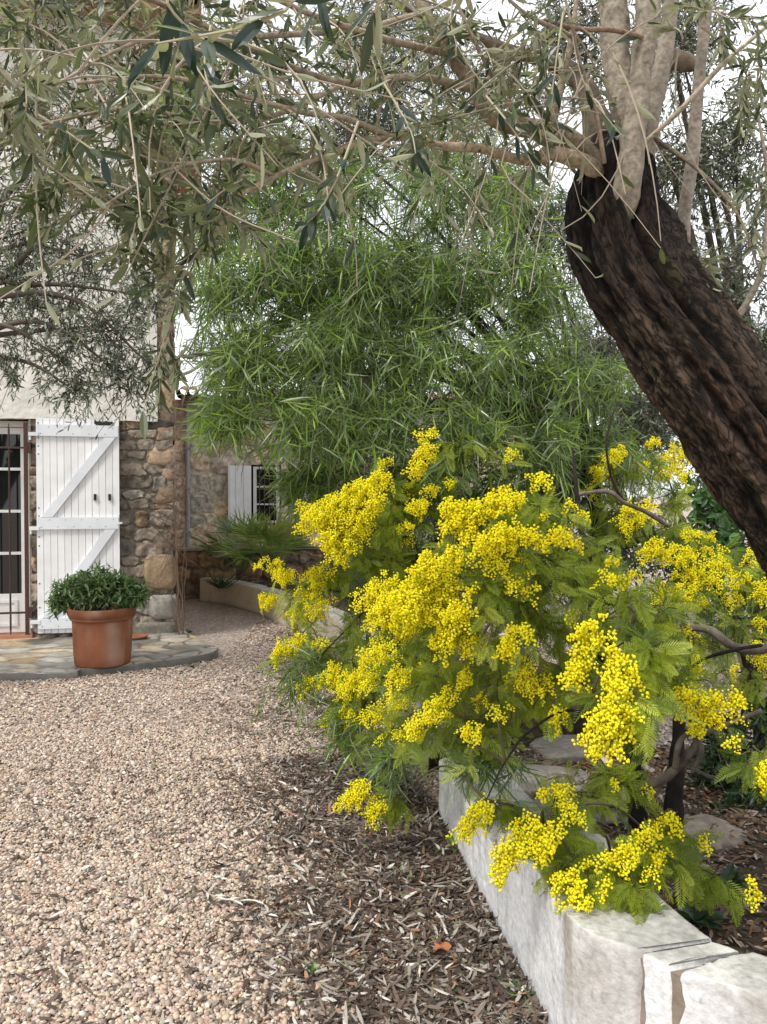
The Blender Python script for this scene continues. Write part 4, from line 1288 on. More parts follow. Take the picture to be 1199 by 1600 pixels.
# the closest sprig, hanging in the middle of the picture, and the ones at the top edge
sp_list = [([(405, -10, .85), (460, 5, .85), (390, 40, .86), (300, 58, .88), (245, 68, .9)], .066, 8), ([(270, -40, .9), (262, 5, .9), (300, 50, .92), (320, 62, .92)], .08, 6), ([(500, -30, .95), (497, 10, .96)], .06, 4),
           ([(600, -20, .95), (585, 20, .96)], .07, 3),
           ([(560, 190, 1.35), (530, 270, 1.32), (505, 320, 1.30), (480, 350, 1.28)], .056, 16), ([(600, 130, 1.5), (640, 200, 1.46), (650, 240, 1.44)], .062, 9),
           ([(760, 150, 1.6), (800, 200, 1.55), (840, 270, 1.55)], .05, 8), ([(330, 40, 1.2), (320, 100, 1.18), (330, 150, 1.15)], .055, 8), ([(880, 20, 1.5), (870, 90, 1.5), (862, 150, 1.5)], .055, 8),
           ([(60, 180, 1.2), (110, 210, 1.2), (160, 245, 1.2)], .05, 8)]
for pix, Lf, cnt in sp_list:
    c_, _ = resample([P3(*p) for p in pix], np.zeros(len(pix)), 10)
    add_tubes(g, c_[None], np.linspace(.0024, .0012, 10)[None], 5, (.38, .35, .24))
    B, D, U = leaf_sites(rng, c_[None], cnt, .25, .75, True, .18)
    N = len(B)
    place(g2, LEAF_OLIVE_NEAR, B, norm(D + [0, 0, -.3]), rng.normal(0, .45, (N, 3)) + [0, -.9, .5], rng.uniform(.8, 1.1, N) * Lf, Lf * rng.uniform(.19, .25, N), mixcol(rng, N, [(.020, .042, .032), (.028, .05, .034), (.045, .065, .035)], None, .1), rng.normal(.8, .7, N))
parts.append(g.build('twigs', M_TWIG))
parts.append(g2.build('foliage', M_OLIVE))
adopt(olive, parts)


# ------------------------------------------------------------------ other trees
def far_tree(name, label, cat, base, limbs, clumps, mat, tmpl, per, J, Ln, Wd, cols, cp, seed, trunk_r=.12, barkc=(.10, .08, .065), group=None, twc=(.10, .085, .07), tw=.004, **kw):
    rng = np.random.default_rng(seed)
    root = thing(name, label, cat, tuple(base), 0, group)
    prt = []
    g = G()
    base = np.asarray(base, float)
    top = P3(*limbs[0])
    add_limb(g, [base, base * .6 + top * .4 + rng.normal(0, .06, 3), top], [trunk_r, trunk_r * .75, trunk_r * .55], 16, 40, barkc, .2, seed, 9)
    prt.append(g.build('trunk', M_BARK, smooth=True))
    gb = G()
    for cl in clumps:
        e_ = P3(*cl[:3 - 1], cl[4]) if False else P3(cl[0], cl[1], cl[4])
        mid_ = (top + e_) / 2 + rng.normal(0, .1, 3) + [0, 0, .1]
        kk_ = rng.uniform(0, .5) if name == 'olive_tree' else rng.uniform(0, .15); s0 = base * kk_ + top * (1 - kk_)
        add_limb(gb, [s0, mid_, e_], [trunk_r * .22, trunk_r * .12, trunk_r * .04], 6, 20, barkc, .15, seed, 9)
    gl = G()
    crown(gl, gb, rng, clumps, tmpl, per, J, Ln, Wd, cols, cp, tw=tw, twc=twc, **kw)
    prt.append(gb.build('branches', M_TWIG, smooth=True))
    prt.append(gl.build('foliage', mat))
    adopt(root, prt)
    return root


OF, OFP = [(.060, .078, .055), (.085, .105, .072), (.16, .18, .135), (.038, .052, .042)], [.35, .3, .15, .2]
# olive hanging in front of the house front
LCL = [(40, 360, 170, 170, 5.6, .5, .9), (130, 400, 190, 190, 5.5, .5, 1.1), (60, 480, 170, 170, 5.5, .45, .9), (160, 510, 190, 180, 5.4, .5, 1.1), (225, 460, 110, 200, 5.4, .4, .7), (100, 560, 130, 130, 5.4, .35, .5),
       (190, 580, 140, 120, 5.4, .35, .6), (20, 430, 100, 160, 5.5, .4, .6), (8, 560, 60, 140, 5.4, .3, .35), (120, 610, 90, 80, 5.4, .25, .30), (235, 570, 60, 110, 5.4, .25, .3), (70, 290, 260, 150, 5.6, .6, 1.0), (200, 300, 200, 160, 5.6, .6, 1.0), (50, 180, 260, 200, 5.8, .7, 1.2),
       (200, 150, 220, 220, 5.8, .7, 1.2), (100, 20, 300, 200, 6, .8, 1.3), (-150, 250, 300, 500, 5.6, .8, 1.8), (-100, -200, 500, 400, 6, 1, 1.5)]
far_tree('olive_tree', 'small-leaved dark olive tree hanging in front of the cream house wall', 'tree', (-4.9, 5.3, -.02), [(-160, 480, 5.4)], LCL, M_OLIVE_FAR, LEAF_OLIVE, 70, 17, (.035, .058), (.19, .26), OF, OFP, 201, .16,
         spread=.8, droop=.45, seg=6, inner=.7, upw=.2, down=.25, wob=.14, bend=(.5, .6))
# olives closing the view on the right
RCL = [(900, 60, 200, 240, 6.5, .9, 1.0), (1060, 60, 220, 220, 6.3, .9, 1.0), (1150, 220, 180, 260, 6.0, .8, .8), (1060, 260, 200, 200, 6.2, .8, .9), (1130, 420, 190, 200, 6.0, .8, .7), (1180, 540, 130, 150, 6.0, .6, .6),
       (820, 330, 170, 200, 6.8, .8, .8), (760, 150, 260, 260, 7.0, .9, .8), (600, 120, 260, 260, 7.2, .9, .8), (930, 560, 180, 170, 6.8, .8, .9), (1000, 640, 190, 130, 6.5, .7, 1.1), (1180, 640, 120, 120, 6.2, .6, .4), (1350, 300, 400, 600, 6.2, .9, 1.6), (1000, -200, 700, 350, 6.6, 1.0, 1.6)]
far_tree('olive_tree', 'silvery olive tree behind the leaning trunk on the right', 'tree', (3.2, 6.4, -.02), [(1150, 480, 6.3)], RCL, M_OLIVE_FAR, LEAF_OLIVE, 165, 15, (.045, .075), (.20, .28), OF, OFP, 202, .17,
         spread=.8, droop=.3, inner=.7, upw=.2, down=.2, wob=.12, bend=(.5, .6))
RC2 = [(940, 560, 200, 260, 7.2, .8, 1.2), (1000, 680, 220, 140, 7.2, .8, 1.0), (480, 560, 260, 160, 8.6, .7, .9), (780, 620, 260, 160, 7.8, .8, .9), (560, 200, 300, 220, 7.6, .8, 1.2), (760, 300, 260, 240, 7.4, .8, 1.1), (380, 260, 240, 220, 7.8, .8, .9), (600, 30, 360, 200, 7.4, .8, 1.0), (660, 520, 260, 200, 8.0, .8, .8), (880, 380, 200, 260, 7.4, .8, .9), (420, 150, 260, 260, 8.5, 1.0, .8), (300, 60, 260, 220, 8.5, 1.0, .6), (520, 300, 260, 260, 8.8, 1, .8), (700, 420, 240, 260, 8.5, 1, .6), (860, 480, 200, 220, 8.5, 1, .5), (330, 560, 110, 110, 10.4, .6, .6)]
far_tree('olive_tree', 'pale far olive tree standing between the annex and the willow-leaved tree', 'tree', (-.3, 8.9, .2), [(560, 480, 8.8)], RC2, M_OLIVE_FAR, LEAF_OLIVE, 150, 15, (.045, .07), (.18, .26), OF, OFP, 203, .14,
         spread=.8, droop=.3, inner=.7, wob=.12, bend=(.5, .6))

# willow-leaved wattle
WCOL, WP = [(.16, .23, .075), (.19, .29, .06), (.13, .18, .10), (.09, .14, .06), (.27, .38, .07), (.27, .30, .22)], [.28, .2, .2, .17, .08, .07]
ACL = [(370, 440, 170, 160, 3.7, .45, .9), (470, 400, 190, 180, 3.8, .5, 1.1), (590, 420, 200, 200, 3.9, .5, 1.1), (700, 440, 200, 180, 4.0, .5, 1.0), (800, 420, 170, 190, 4.0, .5, .8), (400, 560, 190, 170, 3.6, .45, 1.1), (530, 540, 200, 180, 3.7, .5, 1.2),
       (660, 560, 200, 180, 3.8, .5, 1.1), (780, 570, 190, 180, 3.8, .5, 1.0), (880, 590, 160, 170, 3.9, .45, .8), (370, 640, 130, 70, 3.5, .3, .6), (490, 650, 170, 120, 3.5, .4, 1.0), (600, 660, 200, 140, 3.6, .4, 1.1), (740, 670, 200, 140, 3.6, .4, 1.1),
       (860, 690, 160, 140, 3.7, .4, .8), (350, 340, 150, 140, 3.9, .4, .6), (300, 160, 140, 160, 4.1, .4, .5), (320, 90, 160, 120, 4.1, .4, .4), (560, 300, 220, 170, 4.1, .5, .7), (700, 300, 200, 170, 4.1, .5, .7), (520, 740, 90, 80, 3.8, .25, .4), (468, 745, 80, 80, 3.8, .25, .3), (620, 480, 380, 240, 4.5, .3, 1.2), (450, 330, 240, 160, 4.4, .3, .6), (700, 240, 260, 160, 4.4, .4, .6), (640, 760, 240, 160, 4.1, .4, 1.1), (780, 780, 200, 160, 4.1, .4, .8),
       (800, 300, 150, 150, 4.2, .4, .5), (440, 250, 180, 160, 4.1, .4, .5), (960, 700, 120, 120, 4.0, .4, .5), (630, 880, 240, 150, 4.1, .4, .9), (650, 1000, 240, 160, 4.0, .4, .8), (480, 1045, 150, 100, 3.7, .2, .20), (560, 1120, 150, 70, 3.5, .2, .22), (770, 1180, 130, 100, 2.75, .12, .18), (620, 1190, 110, 60, 3.1, .12, .14), (620, 400, 300, 160, 4.3, .4, .9), (850, 480, 150, 150, 4.1, .4, .7), (940, 600, 110, 140, 4.1, .35, .5), (480, 480, 220, 150, 4.2, .4, .8)]
far_tree('wattle_tree', 'willow-leaved green wattle tree with long narrow leaves above the yellow mimosa', 'tree', (1.15, 4.35, .1), [(925, 700, 4.3)], ACL, M_LONG, LEAF_LONG, 98, 16, (.075, .145), (.038, .065), WCOL, WP, 204, .075,
         barkc=(.045, .035, .028), twc=(.09, .12, .04), tw=.0022, spread=.45, droop=.45, opposite=False, inner=.8, upw=.3, down=.28, bias=(-.45, -.15, .15), bend=(1.0, 1.0), t0=.05, jit=.32, wob=.1)
rng = np.random.default_rng(55)


# ------------------------------------------------------------------ mimosas (feathery leaves, yellow balls)
def feather(npair, seed, droop):
    r = np.random.default_rng(seed)
    v, f = [], []
    for i in range(npair):
        t = .10 + .86 * i / (npair - 1)
        ln = .30 * math.sin(math.pi * (.18 + .74 * t)) * r.uniform(.9, 1.1)
        w = .048
        z0 = -droop * t * t
        for s in (-1, 1):
            a = math.radians(58 - 18 * t) + r.normal(0, .05)
            dx, dy = s * math.sin(a), math.cos(a)
            px_, py_ = -dy * w / 2, dx * w / 2
            dz = -.10 * ln + r.normal(0, .012)
            b = len(v)
            v += [[0, t, z0], [dx * ln * .45 + px_, t + dy * ln * .45 + py_, z0 + dz * .3], [dx * ln, t + dy * ln, z0 + dz], [dx * ln * .45 - px_, t + dy * ln * .45 - py_, z0 + dz * .3]]
            f.append([b, b + 1, b + 2, b + 3])
    ts = np.linspace(0, 1, 4)
    b = len(v)
    for t in ts:
        v += [[-.008, t, -droop * t * t], [.008, t, -droop * t * t]]
    for i in range(3):
        f.append([b + 2 * i, b + 2 * i + 1, b + 2 * i + 3, b + 2 * i + 2])
    return np.array(v), [np.array(f)]


FEATH = [feather(13, s, d) for s, d in ((1, .1), (2, .3), (3, .5), (4, .2))]
MC, MCP = [(.23, .30, .030), (.30, .36, .034), (.16, .22, .032), (.38, .45, .08), (.09, .14, .028)], [.35, .25, .2, .1, .1]


def mimosa_leaves(gl, gt, rng, clumps, per=16, Ln=(.055, .098)):
    for cl in clumps:
        c, r = ell(*cl[:5], *(cl[5:6] if cl[5] else []))
        n = max(3, int(per * cl[6]))
        T = twigs_in(rng, c, r, n, 6, .35, .45, (-.1, -.25, .1), .08)
        add_tubes(gt, T, np.linspace(.0035, .0012, 6)[None] * np.ones((n, 1)), 4, np.array([.10, .10, .035]) * rng.uniform(.7, 1.3, (n, 1)))
        B, D, U = leaf_sites(rng, T, 8, .25, .85, False, .25)
        D = norm(D + [0, -.1, -.35]); U = U * .6 + [0, -.35, .8]
        which = rng.integers(0, 4, len(B))
        base_c = mixcol(rng, n, MC, MCP, .12)
        Cc = np.repeat(base_c, 8, 0) * rng.uniform(.85, 1.15, (len(B), 1))
        for q in range(4):
            m = which == q
            Lr = rng.uniform(Ln[0], Ln[1], m.sum())
            place(gl, FEATH[q], B[m], D[m], U[m], Lr, Lr, Cc[m])


def flower_spray(rng, spec, g=None):
    """spec: x, y, width, height (photo pixels), distance, tilt of the hanging racemes"""
    px_, py_, w, h, d = spec[:5]
    tilt = spec[5] if len(spec) > 5 else -.25
    dens = spec[6] if len(spec) > 6 else 1.0
    c = P3(px_, py_, d)
    k = d / F
    rx, rz = w / 2 * k * 1.14, h / 2 * k * 1.12
    br = .0038
    nb = int(dens * 2.5 * (w * h) / (2 * br / k) ** 2)
    nr = max(3, nb // 16)
    lean = tilt
    u = rdir(rng, nr) * rng.random((nr, 1)) ** .4
    st = c + np.stack([u[:, 0] * rx * .85 + lean * -u[:, 2] * rz * .8, u[:, 1] * min(rx, .06), u[:, 2] * rz * .8 + .012], -1)
    D = norm(np.stack([lean * .8 + rng.normal(0, .45, nr), -.35 + rng.normal(0, .4, nr), -.75 + rng.normal(0, .35, nr)], -1))
    ln = rng.uniform(.025, .062, nr)
    m = 16
    t = (np.arange(m) + .5) / m
    pp_ = st[:, None] + D[:, None] * (t[None] * ln[:, None])[..., None]
    A_ = norm(np.cross(D, [0, 1, 0.1])); B_ = np.cross(D, A_)
    ph = np.arange(m) * 2.4
    rad = .0088 * (1.1 - .6 * t)
    pp_ = pp_ + (A_[:, None] * np.cos(ph)[None, :, None] + B_[:, None] * np.sin(ph)[None, :, None]) * rad[None, :, None] + rng.normal(0, .0022, (nr, m, 3))
    C = pp_.reshape(-1, 3)
    N = len(C)
    rr = br * rng.uniform(.55, 1.12, N)
    tone = np.repeat(rng.random(nr), m) * .7 + rng.random(N) * .3
    col = np.array([.89, .80, .012]) * (1 - tone[:, None]) + np.array([.96, .94, .05]) * tone[:, None]
    own = g is None
    g = g or G()
    blobs(g, ICO1 if (d < 2.7 and own) else ICO0, C, rr, rr, rr, col, rng, .08, .5, 8)
    T = np.stack([st - D * .012, st + D * ln[:, None] * .5, st + D * ln[:, None]], 1)
    add_tubes(g, T, np.full((nr, 3), .0008), 3, (.22, .26, .04))
    return g.build('flower_spray', M_FLOWER, smooth=True) if own else None


def mimosa(label, base, stems, clumps, sprays, seed, per=16, extra=0, shift=.13):
    rng = np.random.default_rng(seed)
    root = thing('mimosa', label, 'shrub', tuple(base), 0, None)
    prt = []
    gb = G()
    ends = []
    for pix, r0, r1, colr in stems:
        g = G()
        pts = [P3(*p) for p in pix]
        add_limb(g, pts, np.linspace(r0, r1, len(pts)), 10, 12 * len(pts), colr, .18, int(pix[0][0]) + len(pix), 16)
        prt.append(g.build('stem', M_BARK, smooth=True))
        ends += pts[1:]
    ends = np.array(ends)
    for cl in clumps:                                # a side branch to every clump
        e_ = P3(cl[0], cl[1], cl[4])
        dd = np.linalg.norm(ends - e_, axis=1)
        s0 = ends[np.argmin(dd)]
        mid_ = (s0 + e_) / 2 + rng.normal(0, .05, 3) + [0, 0, .06]
        add_limb(gb, [s0, mid_, e_], [.005, .0035, .0015], 6, 20, (.075, .06, .04), .15, 3, 16)
    gl = G()
    mimosa_leaves(gl, gb, rng, clumps, per)
    prt.append(gb.build('branches', M_TWIG, smooth=True))
    prt.append(gl.build('foliage', M_MIM))
    def nearer(s_):
        s_ = list(s_); s_[4] -= shift if s_[4] >= 2.4 else (.07 if s_[4] > 2.05 else 0)
        return s_
    order = sorted(sprays, key=lambda q: -q[2] * q[3] / 1.0)
    for s_ in order[:100]:
        prt.append(flower_spray(rng, nearer(s_)))
    rest = [nearer(s_) for s_ in order[100:]]
    for cl in clumps:                                # small scattered racemes among the leaves
        c0, r0_ = ell(*cl[:6])
        for q in range(int(extra * cl[6] + .5)):
            u = rng.normal(size=3); u /= np.linalg.norm(u); u[1] = -abs(u[1])
            rest.append((cl[0] + u[0] * cl[2] * .5, cl[1] - u[2] * cl[3] * .5, rng.uniform(12, 30), rng.uniform(14, 30), cl[4] + u[1] * r0_[1] * 1.05, -.15, .75))
    if rest:
        g = G()
        for s_ in rest:
            flower_spray(rng, s_, g)
        o = g.build('blossom', M_FLOWER, smooth=True); o['kind'] = 'stuff'
        prt.append(o)
    adopt(root, prt)


DK, GY = (.020, .016, .014), (.14, .115, .095)
near_stems = [([(1000, 1300, 3.0), (992, 1220, 3.0), (985, 1150, 2.98), (960, 1040, 2.9), (925, 900, 2.8), (905, 800, 2.9), (895, 700, 3.0)], .045, .004, DK),
              ([(1050, 1290, 2.95), (1058, 1200, 2.95), (1062, 1120, 2.95), (1075, 1020, 2.95), (1065, 960, 3.0)], .040, .004, DK),
              ([(990, 1235, 2.7), (1040, 1215, 2.66), (1080, 1175, 2.62), (1095, 1150, 2.6), (1130, 1135, 2.6), (1190, 1110, 2.6)], .018, .008, GY),
              ([(1055, 1200, 2.62), (1062, 1160, 2.6), (1082, 1145, 2.58), (1096, 1170, 2.6), (1085, 1200, 2.62)], .011, .008, GY),
              ([(1080, 1200, 2.62), (1115, 1215, 2.5), (1150, 1212, 2.4), (1199, 1215, 2.3)], .007, .004, GY),
              ([(1075, 980, 2.9), (1110, 985, 2.85), (1145, 1010, 2.8), (1185, 1015, 2.8), (1230, 1005, 2.8)], .014, .018, GY),
              ([(1060, 1060, 2.7), (1100, 1030, 2.7), (1150, 1015, 2.7), (1190, 1008, 2.75)], .006, .006, DK),
              ([(905, 772, 2.8), (950, 768, 2.8), (975, 785, 2.8), (1010, 800, 2.85), (1045, 822, 2.9)], .007, .009, GY),
              ([(975, 785, 2.8), (955, 745, 2.8), (948, 690, 2.8), (960, 640, 2.9)], .006, .003, DK),
              ([(890, 895, 2.8), (925, 890, 2.75), (950, 915, 2.7), (965, 960, 2.65)], .008, .006, GY),
              ([(985, 1150, 2.9), (900, 1110, 2.6), (830, 1140, 2.5), (790, 1190, 2.5), (760, 1250, 2.45)], .006, .002, DK),
              ([(1000, 1290, 2.9), (960, 1260, 2.6), (900, 1260, 2.4), (850, 1300, 2.3)], .006, .002, GY),
              ([(1020, 1300, 2.9), (1010, 1290, 2.5), (1000, 1310, 2.35), (960, 1350, 2.25)], .008, .003, GY),
              ([(960, 1040, 2.9), (860, 980, 2.75), (760, 930, 2.7), (680, 900, 2.7)], .014, .004, DK),
              ([(925, 900, 2.8), (850, 850, 2.7), (780, 820, 2.6), (720, 810, 2.6)], .012, .004, DK),
              ([(960, 1060, 2.9), (985, 1030, 2.5), (985, 1000, 2.2), (965, 1010, 2.0)], .006, .002, DK)]
NCL = [(840, 800, 150, 90, 2.7, .2, 1.0), (800, 850, 160, 110, 2.6, .22, 1.2), (870, 880, 160, 120, 2.65, .22, 1.2), (760, 920, 150, 130, 2.6, .22, 1.2), (840, 960, 150, 120, 2.65, .22, 1.1), (700, 880, 120, 90, 2.75, .2, .8),
       (690, 960, 150, 120, 2.8, .22, 1.1), (930, 870, 120, 100, 2.9, .2, .8), (965, 950, 120, 110, 2.3, .18, .9), (1000, 1020, 130, 130, 2.1, .17, 1.1), (985, 1090, 110, 110, 2.0, .15, .9), (1030, 960, 110, 110, 2.5, .2, .8),
       (880, 1030, 110, 110, 2.75, .2, .7), (780, 1040, 160, 120, 2.85, .22, 1.0), (840, 1080, 80, 70, 2.75, .15, .4), (690, 1060, 160, 120, 3.0, .22, 1.1), (740, 1130, 160, 80, 2.8, .18, .9), (650, 1120, 120, 80, 3.1, .2, .6),
       (620, 1245, 70, 50, 3.2, .1, .35), (780, 1258, 80, 50, 2.6, .1, .45), (870, 1290, 120, 90, 2.35, .15, .9), (900, 1350, 110, 70, 2.2, .13, .7), (900, 1240, 130, 60, 2.6, .15, .6), (960, 1220, 120, 80, 2.7, .15, .6),
       (1010, 1330, 120, 70, 2.2, .13, .9), (980, 1370, 90, 50, 2.1, .1, .6), (1055, 1300, 80, 60, 2.3, .12, .5), (1120, 1370, 60, 60, 2.3, .1, .3), (1175, 1175, 60, 60, 2.1, .1, .4), (1060, 1060, 90, 80, 2.5, .15, .5)]
NSP = [(670, 885, 60, 50, 2.65, -.3), (640, 935, 70, 60, 2.65, -.3), (720, 960, 50, 60, 2.6, -.1), (690, 1010, 50, 40, 2.7, -.2, .7), (765, 850, 60, 50, 2.5, -.2, .8), (845, 750, 34, 26, 2.7, -.1), (720, 812, 70, 60, 2.6, -.3), (755, 795, 60, 45, 2.6, -.3), (790, 780, 60, 40, 2.6, -.2), (800, 760 + 25, 40, 30, 2.55), (705, 790, 40, 30, 2.6), (740, 835, 45, 40, 2.6, -.2), (800, 840, 60, 45, 2.55), (830, 835, 40, 30, 2.5),
       (868, 838, 44, 26, 2.5), (893, 852, 24, 40, 2.5, .3), (850, 850, 22, 26, 2.5), (715, 870, 45, 50, 2.6, -.1), (690, 905, 70, 50, 2.7, -.4), (660, 925, 80, 60, 2.7, -.4), (690, 945, 60, 60, 2.7, -.2), (640, 960, 60, 55, 2.75, -.3), (610, 945, 50, 45, 2.8), (700, 975, 50, 70, 2.7, .1),
       (600, 915, 50, 50, 3.0), (575, 935, 40, 40, 3.0), (590, 965, 50, 40, 3.0, -.3), (800, 1002, 42, 56, 2.45, -.2), (822, 985, 30, 26, 2.45), (740, 1005, 36, 46, 2.7), (728, 1060, 20, 40, 2.8), (905, 960, 20, 16, 2.5), (790, 830, 30, 50, 2.5), (770, 870, 30, 40, 2.6), (812, 915, 30, 30, 2.6), (825, 925, 26, 22, 2.6), (735, 925, 26, 18, 2.6),
       (920, 995, 42, 60, 2.05, -.1), (905, 1035, 46, 70, 2.05, -.25), (935, 980, 16, 30, 2.0), (895, 1062, 22, 36, 2.05),
       (965, 1030, 40, 40, 1.9, -.2), (958, 1070, 50, 60, 1.9, -.25), (960, 1110, 60, 60, 1.88, -.1), (935, 1125, 50, 60, 1.88, -.35), (945, 1165, 54, 50, 1.88, -.2), (985, 1070, 24, 60, 1.9), (975, 1140, 26, 50, 1.88), (915, 1160, 24, 24, 1.88), (1000, 1105, 14, 60, 1.95, .1, .5),
       (890, 790, 10, 10, 2.7), (905, 810, 30, 22, 2.8), (975, 912, 40, 22, 2.5, -.4), (990, 898, 22, 16, 2.5), (965, 878, 18, 14, 2.6), (1085, 1085, 60, 40, 2.45, -.2), (1110, 1110, 50, 60, 2.45), (1140, 1095, 36, 50, 2.45, .2), (1090, 1135, 30, 40, 2.5), (1065, 1105, 30, 30, 2.45),
       (680, 1110, 50, 60, 2.85, -.2), (700, 1090, 30, 40, 2.85), (735, 1142, 40, 30, 2.7), (650, 1135, 40, 50, 2.9, -.2), (820, 1050, 40, 50, 2.75, .1, .7), (840, 1070, 40, 34, 2.75), (870, 1120, 22, 40, 2.7, -.1), (720, 1000, 18, 30, 2.8), (780, 1110, 20, 30, 2.75), (620, 1060, 50, 50, 3.0, -.2, .6),
       (550, 1245, 44, 50, 3.2, -.3), (588, 1262, 40, 50, 3.2, -.1), (565, 1228, 40, 26, 3.2), (740, 1285, 34, 60, 2.6, -.3), (760, 1262, 30, 30, 2.6), (725, 1300, 24, 30, 2.6, -.2), (825, 1300, 60, 44, 2.25, -.4), (800, 1335, 60, 50, 2.2, -.45), (845, 1325, 50, 50, 2.2, -.2), (785, 1362, 40, 40, 2.2, -.4), (860, 1300, 40, 40, 2.25),
       (880, 1235, 50, 22, 2.5), (845, 1238, 22, 18, 2.5), (885, 1262, 34, 24, 2.4), (895, 1372, 40, 30, 2.15), (905, 1400, 50, 34, 2.1), (940, 1385, 24, 20, 2.1), (875, 1380, 24, 24, 2.15), (925, 1350, 26, 20, 2.2), (960, 1345, 40, 34, 2.15, -.3), (985, 1330, 40, 40, 2.15), (1010, 1305, 40, 30, 2.2), (1020, 1340, 30, 30, 2.2), (1050, 1285, 36, 22, 2.25), (1106, 1313, 20, 12, 2.3), (1170, 1385, 16, 50, 2.2, .35), (1190, 1215, 30, 50, 2.1)]
mimosa('large mimosa shrub in full yellow bloom leaning over the white wall in the foreground', P3(1020, 1300, 3.0), near_stems, NCL, NSP, 301, 19, 1.3, .14)

left_stems = [([(640, 1160, 4.75), (630, 1080, 4.7), (610, 980, 4.5), (600, 900, 4.3), (590, 820, 4.1)], .035, .010, DK),
              ([(630, 1080, 4.7), (560, 1040, 4.5), (500, 1040, 4.3), (450, 1020, 4.2)], .018, .004, DK),
              ([(610, 980, 4.5), (540, 930, 4.3), (470, 910, 4.3), (420, 900, 4.4)], .016, .004, DK),
              ([(600, 900, 4.3), (640, 820, 4.0), (660, 740, 3.6), (670, 700, 3.5)], .014, .004, DK)]
CL2 = [(620, 800, 130, 110, 3.5, .28, 1.2), (560, 830, 110, 110, 3.6, .28, 1.0), (600, 870, 120, 100, 3.6, .28, 1.0), (680, 760, 90, 90, 3.5, .22, .7), (520, 900, 120, 90, 4.0, .3, .9), (470, 930, 110, 90, 4.2, .3, .8), (560, 980, 130, 100, 3.9, .3, .9),
       (500, 1010, 100, 90, 4.0, .3, .8), (560, 1070, 120, 90, 3.7, .28, 1.0), (620, 1040, 120, 100, 3.5, .25, .9), (540, 1130, 90, 50, 3.8, .2, .5), (610, 1140, 100, 60, 3.5, .22, .6), (600, 760, 90, 60, 3.5, .2, .6), (740, 700, 150, 80, 3.4, .22, .6), (640, 1000, 120, 90, 3.6, .25, .7)]
SP2 = [(575, 790, 60, 60, 3.35, -.3), (515, 800, 60, 60, 3.4, -.4), (545, 840, 60, 50, 3.4, -.2), (640, 985, 60, 40, 3.2, -.3), (610, 965, 60, 40, 3.1, -.3), (560, 770, 70, 50, 3.4, -.4), (530, 800, 70, 60, 3.4, -.4), (590, 755, 60, 44, 3.4), (560, 820, 60, 50, 3.4, -.2), (495, 815, 60, 50, 3.5, -.4), (520, 840, 60, 50, 3.4, -.2), (535, 865, 40, 40, 3.4, -.1), (480, 795, 40, 30, 3.5, -.3, .6), (600, 725, 30, 20, 3.5, -.1, .7), (655, 730, 36, 40, 3.3, -.5), (668, 705, 34, 40, 3.3, -.3), (672, 680, 30, 16, 3.3),
       (655, 790, 34, 36, 3.4, -.3), (675, 768, 24, 24, 3.4), (430, 880, 60, 22, 4.3, -.1, .35), (450, 900, 50, 40, 4.2, -.2, .6), (500, 900, 40, 50, 4.0, -.1, .8), (400, 885, 40, 16, 4.6, -.1, .3), (420, 940, 40, 30, 4.4, -.3), (500, 945, 50, 50, 4.0, -.1, .7), (450, 1012, 50, 30, 4.0, -.4), (432, 1028, 24, 24, 4.0, -.3), (470, 1000, 26, 22, 4.0), (480, 1072, 30, 36, 3.9, -.2),
       (520, 1055, 36, 50, 3.8, .0), (545, 1080, 40, 50, 3.7, .0), (520, 1125, 30, 34, 3.8, -.2), (550, 1110, 26, 40, 3.7), (600, 1020, 60, 40, 3.4, -.3), (570, 1030, 30, 40, 3.5, -.2, .7), (590, 1115, 60, 34, 3.4, -.1), (620, 1095, 50, 34, 3.4), (560, 1060, 50, 40, 3.6, -.2, .7), (630, 1150, 30, 24, 3.3), (600, 1150, 14, 14, 3.4), (465, 965, 40, 30, 4.2, -.1, .5), (580, 1060, 40, 40, 3.5, 0, .6), (650, 1060, 50, 60, 3.3, -.1, .6)]
mimosa('yellow-flowering mimosa shrub farther down the drive, left of the large one', P3(640, 1160, 4.75), left_stems, CL2, SP2, 302, 19, 1.6, .22)
back_stems = [([(1190, 1190, 4.6), (1180, 1090, 4.6), (1150, 980, 4.5), (1100, 880, 4.3), (1060, 800, 4.2)], .035, .010, DK),
              ([(1180, 1090, 4.6), (1190, 980, 4.4), (1185, 900, 4.2)], .02, .006, DK)]
CL3 = [(980, 790, 130, 120, 3.9, .3, 1.0), (1050, 830, 140, 110, 3.9, .3, 1.0), (1130, 880, 150, 100, 3.8, .3, 1.0), (1060, 920, 150, 110, 3.8, .3, 1.0), (1150, 970, 140, 120, 3.7, .3, 1.0), (1080, 1000, 150, 120, 3.7, .3, .8), (1170, 1060, 110, 120, 3.7, .3, .7), (960, 720, 100, 80, 4.0, .25, .6), (1020, 720, 120, 90, 4.0, .25, .8),
       (1190, 900, 90, 120, 3.7, .2, .6), (1050, 770, 80, 70, 4.0, .2, .4), (1250, 950, 150, 200, 3.7, .3, .8), (1330, 850, 200, 200, 3.8, .3, .8)]
